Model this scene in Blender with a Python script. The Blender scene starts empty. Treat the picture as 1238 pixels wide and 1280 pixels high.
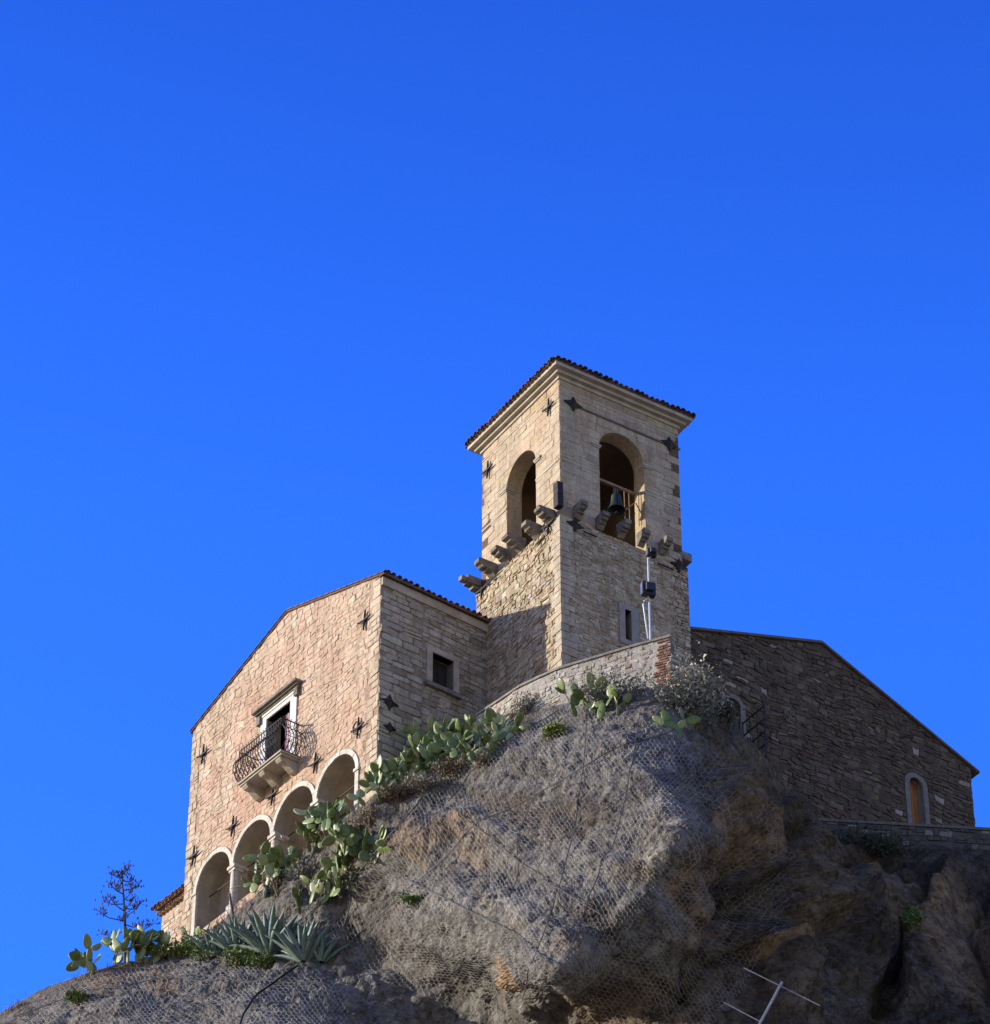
import bpy, bmesh, math, random
import numpy as np
from mathutils import Vector, Matrix, noise
from mathutils.geometry import tessellate_polygon
from mathutils.bvhtree import BVHTree

random.seed(7)
R = math.radians
SC = bpy.context.scene
COL = SC.collection

# ------------------------------------------------------------------ camera
PW, PH, FPX, PITCH = 1238.0, 1280.0, 5000.0, R(38.4)
CAM = Vector((0, 0, 1.7))
FWD = Vector((0, math.cos(PITCH), math.sin(PITCH)))
UP = Vector((0, -math.sin(PITCH), math.cos(PITCH)))
RIGHT = Vector((1, 0, 0))


def ray(px, py):
    return (RIGHT * (px - PW / 2) + UP * (PH / 2 - py) + FWD * FPX).normalized()


def at_dist(px, py, d):
    return CAM + ray(px, py) * d


def at_y(px, py, y):
    d = ray(px, py)
    return CAM + d * ((y - CAM.y) / d.y)


def at_z(px, py, z):
    d = ray(px, py)
    return CAM + d * ((z - CAM.z) / d.z)


cam_d = bpy.data.cameras.new('camera')
cam_d.sensor_fit = 'HORIZONTAL'
cam_d.sensor_width = 36.0
cam_d.lens = 36.0 * FPX / PW
cam_d.clip_start = 1.0
cam_d.clip_end = 9000
cam = bpy.data.objects.new('camera', cam_d)
COL.objects.link(cam)
cam.location = CAM
cam.rotation_euler = (R(90) + PITCH, 0, 0)
SC.camera = cam


# ------------------------------------------------------------------ frames of the walls
class Frame:
    """a vertical wall plane: u runs along it, z is up, w is out of the wall"""

    def __init__(s, O, a, n):
        s.O = Vector((O.x, O.y, 0)); s.a = Vector(a); s.n = Vector(n)

    def hit(s, px, py, w=0.0):
        d = ray(px, py)
        o = s.O + s.n * w
        t = (o - CAM).dot(s.n) / d.dot(s.n)
        p = CAM + d * t
        return ((p - o).dot(s.a), p.z)

    def p(s, u, z, w=0.0):
        q = s.O + s.a * u + s.n * w
        return Vector((q.x, q.y, z))


def hdir(az):
    return Vector((math.sin(az), math.cos(az), 0))


AZT, AZH = R(57), R(52.5)
rT, lT = hdir(AZT), hdir(AZT - R(90))
rH, lH = hdir(AZH), hdir(AZH - R(90))
T0 = at_dist(701, 700, 130.0)
Y0 = T0.y
TL = Frame(T0, lT, -rT)            # tower, sunlit left face
TR = Frame(T0, rT, -lT)            # tower, shaded right face
uJ = TL.hit(609, 790)[0]
J = T0 + lT * uJ
_d = ray(474, 850)                  # house corner: on the line J - rH*s, at that pixel column
# solve J.xy - rH*s = CAM.xy + k*d.xy
_k = ((J.x - CAM.x) * rH.y - (J.y - CAM.y) * rH.x) / (_d.x * rH.y - _d.y * rH.x)
HC = Vector((CAM.x + _d.x * _k, CAM.y + _d.y * _k, 0))
HL = (Vector((J.x, J.y, 0)) - HC).length
HF = Frame(HC, lH, -rH)            # house, sunlit gable front
HS = Frame(HC, rH, -lH)            # house, shaded side wall
uTR = TR.hit(862, 760)[0]
CO = T0 + rT * (uTR - 0.6) + lT * 0.35
CF = Frame(CO, rT, -lT)            # church gable wall
# sun direction: the eave corner of the house throws its shadow on the tower's left face
_e = HF.p(0, HF.hit(478, 722)[1])
_u, _z = TL.hit(684, 766)
SUNV = (TL.p(_u, _z) - _e).normalized()      # direction the light travels
SUN_EL = math.asin(-SUNV.z)
SUN_AZ = math.atan2(-SUNV.x, -SUNV.y)
print('INFO T0', T0, 'uJ', uJ, 'HL', HL, 'uTR', uTR, 'sun el', math.degrees(SUN_EL), 'az', math.degrees(SUN_AZ), SUNV)


# ------------------------------------------------------------------ mesh builder
class MB:
    def __init__(s):
        s.v, s.f, s.m, s.c = [], [], [], []

    def vert(s, p, c=(1, 1, 1)):
        s.v.append((p[0], p[1], p[2])); s.c.append(c)
        return len(s.v) - 1

    def face(s, ids, m=0):
        s.f.append(tuple(ids)); s.m.append(m)

    def poly(s, pts, m=0, c=(1, 1, 1)):
        s.face([s.vert(p, c) for p in pts], m)

    def box(s, o, ax, ay, az, m=0, c=(1, 1, 1)):
        """o corner, three edge vectors"""
        i = [s.vert(o + ax * a + ay * b + az * d, c) for d in (0, 1) for b in (0, 1) for a in (0, 1)]
        for q in ((0, 2, 3, 1), (4, 5, 7, 6), (0, 1, 5, 4), (2, 6, 7, 3), (0, 4, 6, 2), (1, 3, 7, 5)):
            s.face([i[k] for k in q], m)

    def fbox(s, F, u0, u1, z0, z1, w0, w1, m=0, c=(1, 1, 1)):
        s.box(F.p(u0, z0, w0), F.a * (u1 - u0), F.n * (w1 - w0), Vector((0, 0, z1 - z0)), m, c)

    def tube(s, path, r, n=6, m=0, c=(1, 1, 1), cap=True):
        path = [Vector(p) for p in path]
        rs = r if isinstance(r, (list, tuple)) else [r] * len(path)
        rings = []
        ref = None
        for i, p in enumerate(path):
            t = (path[min(i + 1, len(path) - 1)] - path[max(i - 1, 0)])
            if t.length < 1e-9: t = Vector((0, 0, 1))
            t.normalize()
            if ref is None:
                ref = Vector((0, 0, 1)) if abs(t.z) < .9 else Vector((1, 0, 0))
            x = t.cross(ref)
            if x.length < 1e-5: x = t.cross(Vector((0.3, 1, 0)))
            x.normalize(); y = t.cross(x); ref = -y if False else ref
            rings.append([s.vert(p + x * (rs[i] * math.cos(2 * math.pi * k / n)) + y * (rs[i] * math.sin(2 * math.pi * k / n)), c) for k in range(n)])
        for a, b in zip(rings, rings[1:]):
            for k in range(n):
                s.face((a[k], a[(k + 1) % n], b[(k + 1) % n], b[k]), m)
        if cap:
            s.face(rings[0][::-1], m); s.face(rings[-1], m)

    def lathe(s, o, prof, n=20, m=0, c=(1, 1, 1)):
        rings = [[s.vert(Vector((o.x + r * math.cos(2 * math.pi * k / n), o.y + r * math.sin(2 * math.pi * k / n), o.z + z)), c) for k in range(n)] for r, z in prof]
        for a, b in zip(rings, rings[1:]):
            for k in range(n):
                s.face((a[k], a[(k + 1) % n], b[(k + 1) % n], b[k]), m)

    def slab(s, F, outline, holes, w0, w1, m=0, c=(1, 1, 1), reveal_m=None):
        """flat wall with openings; w1 is the outer face"""
        loops = [outline] + list(holes)
        flat = [q for L in loops for q in L]
        tris = tessellate_polygon([[Vector((u, z, 0)) for u, z in L] for L in loops])
        fo = [s.vert(F.p(u, z, w1), c) for u, z in flat]
        bo = [s.vert(F.p(u, z, w0), c) for u, z in flat]
        for t in tris:
            s.face([fo[k] for k in t], m); s.face([bo[k] for k in t][::-1], m)
        k0 = 0
        for li, L in enumerate(loops):
            n = len(L)
            for k in range(n):
                a, b = k0 + k, k0 + (k + 1) % n
                s.face((fo[a], fo[b], bo[b], bo[a]), m if li == 0 or reveal_m is None else reveal_m)
            k0 += n

    def build(s, name, mats, parent=None, root=None, smooth=False):
        me = bpy.data.meshes.new(name)
        o0 = Vector(root.location) if root is not None else (Vector(parent.location) if parent is not None else Vector((0, 0, 0)))
        v = np.array(s.v, dtype=np.float64) - np.array(o0)
        me.from_pydata(v.tolist(), [], s.f)
        mats = mats if isinstance(mats, (list, tuple)) else [mats]
        for q in mats: me.materials.append(q)
        if len(mats) > 1: me.polygons.foreach_set('material_index', s.m)
        at = me.color_attributes.new('Col', 'FLOAT_COLOR', 'POINT')
        cc = np.ones((len(s.v), 4), dtype=np.float32); cc[:, :3] = np.array(s.c, dtype=np.float32).reshape(-1, 3)
        at.data.foreach_set('color', cc.ravel())
        if smooth: me.polygons.foreach_set('use_smooth', [True] * len(s.f))
        me.update()
        o = bpy.data.objects.new(name, me)
        COL.objects.link(o)
        if parent is not None: o.parent = parent
        return o


def thing(name, loc, label, cat, group=None):
    o = bpy.data.objects.new(name, None)
    COL.objects.link(o)
    o.location = loc
    o.empty_display_size = .3
    tag(o, label, cat, group)
    return o


def tag(o, label, cat, group=None):
    o['label'] = label; o['category'] = cat; o['kind'] = 'thing'
    if group: o['group'] = group


# ------------------------------------------------------------------ materials
def new_mat(name, rough=.9):
    m = bpy.data.materials.new(name); m.use_nodes = True
    nt = m.node_tree
    b = nt.nodes['Principled BSDF']
    b.inputs['Roughness'].default_value = rough
    b.inputs['Specular IOR Level'].default_value = .25
    return m, nt, b


def nd(nt, typ, **kw):
    n = nt.nodes.new(typ)
    for k, v in kw.items():
        if k in n.inputs.keys(): n.inputs[k].default_value = v
        else: setattr(n, k, v)
    return n


def objcoord(nt):
    return nd(nt, 'ShaderNodeNewGeometry').outputs['Position']


def mixc(nt, fac, a, b, mode='MIX'):
    n = nt.nodes.new('ShaderNodeMix'); n.data_type = 'RGBA'; n.blend_type = mode
    for sock, val in (('Factor', fac), ('A', a), ('B', b)):
        idx = {'Factor': 0, 'A': 6, 'B': 7}[sock]
        if hasattr(val, 'is_linked') or hasattr(val, 'links'): nt.links.new(val, n.inputs[idx])
        else: n.inputs[idx].default_value = val if sock == 'Factor' else (*val, 1) if len(val) == 3 else val
    return n.outputs[2]


def ramp(nt, src, p0, p1, c0=(0, 0, 0), c1=(1, 1, 1)):
    r = nt.nodes.new('ShaderNodeValToRGB')
    r.color_ramp.elements[0].position = p0; r.color_ramp.elements[1].position = p1
    r.color_ramp.elements[0].color = (*c0, 1); r.color_ramp.elements[1].color = (*c1, 1)
    nt.links.new(src, r.inputs[0])
    return r.outputs[0]


def nz(nt, scale, detail=5, rough=.6, co=None, dist=0):
    n = nd(nt, 'ShaderNodeTexNoise', Scale=scale, Detail=detail, Roughness=rough, Distortion=dist)
    nt.links.new(co if co is not None else objcoord(nt), n.inputs['Vector'])
    return n.outputs['Fac']


def bump(nt, b, h, strength=.6, dist=.03, prev=None):
    n = nd(nt, 'ShaderNodeBump', Strength=strength, Distance=dist)
    nt.links.new(h, n.inputs['Height'])
    if prev is not None: nt.links.new(prev, n.inputs['Normal'])
    nt.links.new(n.outputs[0], b.inputs['Normal'])
    return n.outputs[0]


def stone_mat(name, tint=(1, 1, 1), stain=(.10, .085, .07), stain_amt=.5, bd=.03):
    """weathered stone: the colour of each block comes from the mesh"""
    m, nt, b = new_mat(name, .92)
    at = nd(nt, 'ShaderNodeAttribute', attribute_name='Col')
    co = objcoord(nt)
    base = mixc(nt, 1.0, at.outputs['Color'], tint, 'MULTIPLY')
    v = ramp(nt, nz(nt, 9, 6, .7, co), .3, .75, (.68, .66, .63), (1.18, 1.16, 1.12))
    c = mixc(nt, 1.0, base, v, 'MULTIPLY')
    big = ramp(nt, nz(nt, .9, 6, .65, co), .56, .74)
    sm = nd(nt, 'ShaderNodeMath', operation='MULTIPLY'); sm.inputs[1].default_value = stain_amt
    nt.links.new(big, sm.inputs[0])
    c = mixc(nt, sm.outputs[0], c, stain)
    mp = nd(nt, 'ShaderNodeMapping'); mp.inputs['Scale'].default_value = (1, 1, .16)
    nt.links.new(co, mp.inputs[0])
    stk = ramp(nt, nz(nt, 2.6, 5, .65, mp.outputs[0]), .36, .60, (.82, .80, .77), (1.08, 1.08, 1.08))
    c = mixc(nt, 1.0, c, stk, 'MULTIPLY')
    pit = ramp(nt, nz(nt, 28, 3, .6, co), .34, .42, (.55, .52, .5), (1, 1, 1))
    c = mixc(nt, .8, c, mixc(nt, 1.0, c, pit, 'MULTIPLY'))
    nt.links.new(c, b.inputs['Base Color'])
    n1 = bump(nt, b, nz(nt, 7, 7, .72, co), .9, bd)
    bump(nt, b, nz(nt, 32, 4, .7, co), .6, bd * .4, n1)
    return m


def flat_mat(name, c0, c1, scale=6, rough=.9, bd=.01, spec=.25, metal=0.0):
    m, nt, b = new_mat(name, rough)
    co = objcoord(nt)
    c = mixc(nt, ramp(nt, nz(nt, scale, 6, .65, co), .3, .7), c0, c1)
    nt.links.new(c, b.inputs['Base Color'])
    b.inputs['Specular IOR Level'].default_value = spec
    b.inputs['Metallic'].default_value = metal
    if bd: bump(nt, b, nz(nt, scale * 2.5, 5, .65, co), .7, bd)
    return m


M = {}
M['facade'] = stone_mat('facade_stone', stain=(.42, .26, .17), stain_amt=.45, bd=.022)
M['facade_mortar'] = stone_mat('facade_render', stain=(.36, .24, .15), stain_amt=.4, bd=.02)
M['ashlar'] = stone_mat('ashlar_stone', stain=(.24, .17, .09), stain_amt=.4, bd=.016)
M['rubble'] = stone_mat('rubble_stone', stain=(.14, .12, .09), stain_amt=.35, bd=.03)
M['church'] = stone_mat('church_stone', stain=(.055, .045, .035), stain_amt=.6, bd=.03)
M['mortar'] = stone_mat('old_mortar', stain=(.1, .085, .065), stain_amt=.5, bd=.03)
M['plaster'] = stone_mat('white_plaster', stain=(.36, .32, .26), stain_amt=.45, bd=.008)
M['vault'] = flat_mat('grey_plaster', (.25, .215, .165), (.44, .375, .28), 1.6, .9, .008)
M['darkochre'] = flat_mat('dark_ochre_plaster', (.12, .075, .04), (.22, .14, .08), 1.1, .9, .012)  # darker brown version of the ochre plaster, for the belfry's inner walls
M['ochre'] = flat_mat('ochre_plaster', (.36, .22, .11), (.50, .33, .18), 1.1, .9, .012)
M['marble'] = flat_mat('pale_stone_trim', (.50, .48, .43), (.66, .63, .57), 4, .8, .008)
M['greytrim'] = flat_mat('grey_stone_trim', (.22, .20, .175), (.33, .30, .26), 5, .88, .01)
M['darktrim'] = flat_mat('weathered_surround', (.13, .115, .10), (.22, .20, .17), 5, .9, .012)
M['corbel'] = flat_mat('corbel_stone', (.10, .088, .07), (.29, .255, .20), 4, .92, .04)
M['cornice'] = flat_mat('cornice_stone', (.32, .27, .20), (.50, .44, .34), 2.2, .9, .015)
M['iron'] = flat_mat('dark_iron', (.012, .011, .012), (.035, .024, .02), 12, .65, .004, .4)
M['tile'] = stone_mat('clay_tile', stain=(.05, .045, .04), stain_amt=.7, bd=.012)
M['wood'] = flat_mat('weathered_wood', (.22, .14, .08), (.36, .25, .15), 8, .8, .006)
M['doorwood'] = flat_mat('orange_door_wood', (.30, .12, .03), (.46, .20, .05), 5, .6, .006)
M['darkwood'] = flat_mat('dark_wood', (.018, .014, .012), (.04, .03, .025), 8, .7, .004)
M['dark'] = flat_mat('dim_room', (.02, .018, .016), (.035, .03, .026), 3, .95, 0)
M['curtain'] = flat_mat('pink_curtain', (.50, .30, .30), (.62, .42, .42), 9, .9, .004)
M['sheet'] = flat_mat('white_shutter', (.60, .60, .60), (.72, .72, .70), 5, .8, .003)
M['bell'] = flat_mat('green_bronze', (.012, .024, .028), (.028, .05, .054), 7, .55, .004, .5, .3)
M['steel'] = flat_mat('galvanised_steel', (.40, .40, .40), (.56, .56, .55), 10, .5, .002, .5, .3)
M['dullsteel'] = flat_mat('dull_aluminium', (.20, .20, .20), (.34, .34, .33), 10, .55, 0, .4)
M['lampbody'] = flat_mat('black_lamp_body', (.015, .015, .017), (.03, .03, .03), 10, .5, .002, .5)
M['glass'] = flat_mat('lamp_glass', (.10, .11, .12), (.16, .17, .18), 3, .15, 0, .5)
M['brick'] = stone_mat('brick_red', stain=(.2, .1, .07), stain_amt=.4, bd=.015)
M['wire'] = flat_mat('net_wire', (.20, .195, .185), (.66, .65, .62), .6, .6, 0, .4)
M['cable'] = flat_mat('net_cable', (.05, .048, .045), (.13, .125, .12), 5, .7, 0, .3)
M['hose'] = flat_mat('black_hose', (.01, .01, .01), (.02, .02, .02), 5, .6, 0, .3)
M['twig'] = flat_mat('dry_twig', (.10, .075, .05), (.20, .16, .11), 9, .9, .004)
M['deadstalk'] = flat_mat('dead_stalk', (.035, .025, .025), (.08, .055, .05), 9, .9, .004)


def plant_mat(name, c0, c1, c2, rough=.55, transl=.0):
    m, nt, b = new_mat(name, rough)
    oi = nd(nt, 'ShaderNodeObjectInfo')
    at = nd(nt, 'ShaderNodeAttribute', attribute_name='Col')
    co = objcoord(nt)
    f = ramp(nt, nz(nt, 7, 5, .6, co), .3, .7)
    c = mixc(nt, f, c0, c1)
    c = mixc(nt, ramp(nt, oi.outputs['Random'], .55, 1.0), c, c2)
    c = mixc(nt, 1.0, c, at.outputs['Color'], 'MULTIPLY')
    nt.links.new(c, b.inputs['Base Color'])
    b.inputs['Specular IOR Level'].default_value = .35
    if transl:
        b.inputs['Subsurface Weight'].default_value = 0
    bump(nt, b, nz(nt, 24, 4, .6, co), .5, .008)
    return m


M['pad'] = plant_mat('cactus_green', (.075, .12, .028), (.18, .225, .062), (.38, .41, .20), .42)
M['agave'] = plant_mat('agave_blue_green', (.085, .135, .115), (.19, .25, .205), (.16, .22, .165), .45)
M['leaf'] = plant_mat('leaf_green', (.07, .12, .02), (.14, .20, .04), (.2, .24, .05), .6)
M['greyleaf'] = plant_mat('grey_leaf', (.12, .12, .09), (.24, .235, .19), (.3, .3, .26), .8)
M['dryleaf'] = plant_mat('dry_leaf', (.14, .10, .055), (.26, .20, .12), (.3, .26, .18), .85)
M['darkleaf'] = plant_mat('dark_leaf', (.03, .04, .018), (.07, .08, .04), (.1, .1, .06), .7)


def rock_mat():
    m, nt, b = new_mat('netted_rock', .95)
    co = objcoord(nt)
    f1 = ramp(nt, nz(nt, .45, 8, .66, co, .6), .46, .72)
    grey = mixc(nt, ramp(nt, nz(nt, 1.5, 8, .66, co), .34, .66), (.115, .105, .09), (.35, .322, .272))
    brown = mixc(nt, ramp(nt, nz(nt, 2.1, 8, .72, co), .3, .7), (.10, .084, .066), (.27, .225, .172))
    c = mixc(nt, f1, grey, brown)
    # fractures: two sets of warped crack lines
    crk = None
    for sc_, wd_ in ((.5, .022), (1.5, .022)):
        wn = nd(nt, 'ShaderNodeTexNoise', Scale=1.7 * sc_, Detail=6, Roughness=.7)
        nt.links.new(co, wn.inputs['Vector'])
        ad = nd(nt, 'ShaderNodeVectorMath', operation='MULTIPLY_ADD'); ad.inputs[1].default_value = (.9 / sc_, .9 / sc_, .9 / sc_)
        nt.links.new(wn.outputs['Color'], ad.inputs[0]); nt.links.new(co, ad.inputs[2])
        mp = nd(nt, 'ShaderNodeMapping'); mp.inputs['Scale'].default_value = (1, 1, 1.7); mp.inputs['Rotation'].default_value = (.3, .5, 0)
        nt.links.new(ad.outputs[0], mp.inputs[0])
        vo = nd(nt, 'ShaderNodeTexVoronoi', feature='DISTANCE_TO_EDGE', Scale=sc_)
        nt.links.new(mp.outputs[0], vo.inputs['Vector'])
        k = ramp(nt, vo.outputs['Distance'], 0.0, wd_, (.25, .24, .23), (1, 1, 1))
        crk = k if crk is None else mixc(nt, 1.0, crk, k, 'MULTIPLY')
    c = mixc(nt, .5, c, mixc(nt, 1.0, c, crk, 'MULTIPLY'))
    dk = ramp(nt, nz(nt, 3.4, 6, .68, co, .5), .34, .50, (.42, .40, .37), (1, 1, 1))
    c = mixc(nt, 1.0, c, dk, 'MULTIPLY')
    lich = ramp(nt, nz(nt, 8, 5, .65, co), .62, .74)
    c = mixc(nt, lich, c, (.44, .43, .39))
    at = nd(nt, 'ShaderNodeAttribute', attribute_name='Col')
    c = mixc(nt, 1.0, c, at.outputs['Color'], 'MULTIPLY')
    nt.links.new(c, b.inputs['Base Color'])
    n0 = bump(nt, b, crk, .8, .07)
    n1 = bump(nt, b, nz(nt, 2.4, 7, .68, co, .3), 1.0, .26, n0)
    n2 = bump(nt, b, nz(nt, 10, 6, .7, co), .9, .05, n1)
    bump(nt, b, nz(nt, 30, 4, .7, co), .7, .014, n2)
    return m


M['rock'] = rock_mat()
M['ground'] = flat_mat('dry_ground', (.24, .20, .145), (.36, .31, .24), .05, .95, .02)


# ------------------------------------------------------------------ masonry
def in_poly(u, z, P):
    r = False
    n = len(P)
    for i in range(n):
        a, b = P[i], P[(i + 1) % n]
        if (a[1] > z) != (b[1] > z) and u < (b[0] - a[0]) * (z - a[1]) / (b[1] - a[1]) + a[0]: r = not r
    return r


def nearest(u, z, P):
    best = None
    n = len(P)
    for i in range(n):
        a, b = P[i], P[(i + 1) % n]
        dx, dz = b[0] - a[0], b[1] - a[1]
        L = dx * dx + dz * dz
        t = 0 if L < 1e-12 else max(0, min(1, ((u - a[0]) * dx + (z - a[1]) * dz) / L))
        q = (a[0] + dx * t, a[1] + dz * t)
        d = (q[0] - u) ** 2 + (q[1] - z) ** 2
        if best is None or d < best[0]: best = (d, q)
    return best[1]


def stones(mb, F, outline, holes, colfn, ch=(.18, .32), sl=(.3, .65), gap=.018, prot=(.015, .05), jit=.03,
           warp=.06, mat=1, seed=1, tilt=.03, split=.12, wob=.5):
    rg = random.Random(seed)
    us = [p[0] for p in outline]; zs = [p[1] for p in outline]
    u0, u1, z0, z1 = min(us), max(us), min(zs), max(zs)
    z = z0 - rg.random() * .05
    so = seed * 13.7
    while z < z1:
        h = rg.uniform(*ch)
        u = u0 - rg.random() * sl[1]
        while u < u1:
            l = rg.uniform(*sl)
            cells = [(u, u + l, z, z + h)]
            if rg.random() < split: cells = [(u, u + l, z, z + h * .5), (u, u + l, z + h * .5, z + h)]
            for (a, b, c, d) in cells:
                g = gap * rg.uniform(.5, 1.4)
                a2, b2, c2, d2 = a + g, b - g, c + g, d - g
                if b2 - a2 < .03 or d2 - c2 < .03: continue
                rk = rg.uniform(.6, .85); rl = rg.uniform(.72, .92)
                pts = []
                cu, cz = (a2 + b2) / 2, (c2 + d2) / 2
                for (x, y) in ((-1, -rk), (-rl, -1), (0, -1), (rl, -1), (1, -rk), (1, rk), (rl, 1), (0, 1), (-rl, 1), (-1, rk)):
                    pts.append([cu + x * (b2 - a2) / 2 + rg.uniform(-jit, jit), cz + y * (d2 - c2) / 2 + rg.uniform(-jit, jit) * .8])
                for q in pts:
                    n1 = noise.noise(Vector((q[0] * wob, q[1] * wob, so)))
                    n2 = noise.noise(Vector((q[0] * wob, q[1] * wob, so + 40)))
                    q[0] += n1 * warp; q[1] += n2 * warp
                out = [not in_poly(q[0], q[1], outline) for q in pts]
                if sum(out) > 5: continue
                for q, o in zip(pts, out):
                    if o: q[0], q[1] = nearest(q[0], q[1], outline)
                bad = False
                for Hh in holes:
                    ins = [in_poly(q[0], q[1], Hh) for q in pts]
                    if sum(ins) > 4: bad = True; break
                    for q, o in zip(pts, ins):
                        if o: q[0], q[1] = nearest(q[0], q[1], Hh)
                if bad: continue
                cu = sum(q[0] for q in pts) / 10; cz = sum(q[1] for q in pts) / 10
                p = rg.uniform(*prot)
                tx, tz = rg.uniform(-tilt, tilt), rg.uniform(-tilt, tilt)
                col = colfn(cu, cz, rg)
                rings = []
                for (sc, ww) in ((1.0, -.012), (.965, p * .7), (.86, p)):
                    rings.append([mb.vert(F.p(cu + (q[0] - cu) * sc, cz + (q[1] - cz) * sc,
                                              ww if ww < 0 else max(.001, ww + ((q[0] - cu) * tx + (q[1] - cz) * tz) * 2)), col) for q in pts])
                ce = mb.vert(F.p(cu, cz, p * rg.uniform(1.0, 1.25)), col)
                for A, B in zip(rings, rings[1:]):
                    for k in range(10): mb.face((A[k], A[(k + 1) % 10], B[(k + 1) % 10], B[k]), mat)
                for k in range(10): mb.face((rings[-1][k], rings[-1][(k + 1) % 10], ce), mat)
            u += l
        z += h


def vary(c, rg, a=.12, w=.04):
    k = 1 + rg.uniform(-a, a)
    return tuple(max(.01, x * k * (1 + rg.uniform(-w, w))) for x in c)


def lerp3(a, b, t):
    t = max(0, min(1, t))
    return tuple(x + (y - x) * t for x, y in zip(a, b))


def arch_poly(ul, ur, zb, zs, n=14, rise=None):
    """opening with a round head: ul<ur, base zb, springing zs"""
    r = (ur - ul) / 2; c = (ul + ur) / 2; rise = rise or r
    P = [(ul, zb), (ur, zb)]
    for k in range(n + 1):
        a = math.pi * k / n
        P.append((c + r * math.cos(a), zs + rise * math.sin(a)))
    return P


def band_piece(mb, F, ul, ur, zs, wid, w0, w1, a0, a1, c, m=0):
    r = (ur - ul) / 2; cc = (ul + ur) / 2
    R1, R0 = [], []
    for k in range(4):
        a = a0 + (a1 - a0) * k / 3
        for rr in (r, r + wid):
            q = (cc + rr * math.cos(a), zs + rr * math.sin(a))
            R1.append(mb.vert(F.p(*q, w1), c)); R0.append(mb.vert(F.p(*q, w0), c))
    for k in range(3):
        i = k * 2
        mb.face((R1[i], R1[i + 2], R1[i + 3], R1[i + 1]), m)
        mb.face((R1[i + 1], R1[i + 3], R0[i + 3], R0[i + 1]), m); mb.face((R0[i], R0[i + 2], R1[i + 2], R1[i]), m)
    mb.face((R1[0], R1[1], R0[1], R0[0]), m); mb.face((R1[6], R0[6], R0[7], R1[7]), m)


def rect(u0, u1, z0, z1):
    return [(u0, z0), (u1, z0), (u1, z1), (u0, z1)]


def band_arch(mb, F, ul, ur, zb, zs, wid, w0, w1, m=0, c=(1, 1, 1), n=18, legs=True):
    """raised surround following a round-headed opening"""
    r = (ur - ul) / 2; cc = (ul + ur) / 2
    I, O = [], []
    if legs: I.append((ur, zb)); O.append((ur + wid, zb))
    for k in range(n + 1):
        a = math.pi * k / n
        I.append((cc + r * math.cos(a), zs + r * math.sin(a))); O.append((cc + (r + wid) * math.cos(a), zs + (r + wid) * math.sin(a)))
    if legs: I.append((ul, zb)); O.append((ul - wid, zb))
    i1 = [mb.vert(F.p(*q, w1), c) for q in I]; o1 = [mb.vert(F.p(*q, w1), c) for q in O]
    i0 = [mb.vert(F.p(*q, w0), c) for q in I]; o0 = [mb.vert(F.p(*q, w0), c) for q in O]
    for k in range(len(I) - 1):
        mb.face((i1[k], i1[k + 1], o1[k + 1], o1[k]), m)
        mb.face((o1[k], o1[k + 1], o0[k + 1], o0[k]), m)
        mb.face((i0[k], i0[k + 1], i1[k + 1], i1[k]), m)
    for k in (0, len(I) - 1):
        mb.face((i1[k], o1[k], o0[k], i0[k]), m)


def half_tile(mb, p, d, side, up, r0, r1, ln, col, m=0, n=6, th=.014):
    """one barrel tile from p along d"""
    A = []
    for (t, r) in ((0, r0), (ln, r1)):
        o = [mb.vert(p + d * t + side * (r * math.cos(math.pi * k / n)) + up * (r * math.sin(math.pi * k / n)), col) for k in range(n + 1)]
        q = [mb.vert(p + d * t + side * ((r - th) * math.cos(math.pi * k / n)) + up * ((r - th) * math.sin(math.pi * k / n)), col) for k in range(n + 1)]
        A.append((o, q))
    (o0, q0), (o1, q1) = A
    for k in range(n):
        mb.face((o0[k], o0[k + 1], o1[k + 1], o1[k]), m)
        mb.face((q0[k], q1[k], q1[k + 1], q0[k + 1]), m)
        mb.face((o0[k], q0[k], q0[k + 1], o0[k + 1]), m)


def tiles_slope(mb, p0, along, L, d, up, rows, seed, m=0, pitch=.21, ln=.42, step=.34, base=(.19, .115, .08)):
    """rows of barrel tiles: p0 eave start, along = eave direction, d = direction up the slope"""
    rg = random.Random(seed)
    n = int(L / pitch)
    for i in range(n + 1):
        for k in range(rows):
            s = i * L / n + rg.uniform(-.02, .02)
            col = vary(base, rg, .35, .12)
            if rg.random() < .25: col = vary((.14, .11, .09), rg, .3)
            half_tile(mb, p0 + along * s + d * (k * step + rg.uniform(-.03, .02)) + up * (.012 * (k % 2) + rg.uniform(-.008, .03) + .02 * math.sin(s * 1.3 + seed)), d, along, up,
                      .098, .082, ln, col, m)
            # channel tile between the covers
            if k == 0 and i < n:
                half_tile(mb, p0 + along * (s + L / n / 2) + d * (.03 + rg.uniform(-.02, .02)) + up * .055, d, along, -up, .098, .085, ln,
                          vary(base, rg, .3, .1), m)


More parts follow.
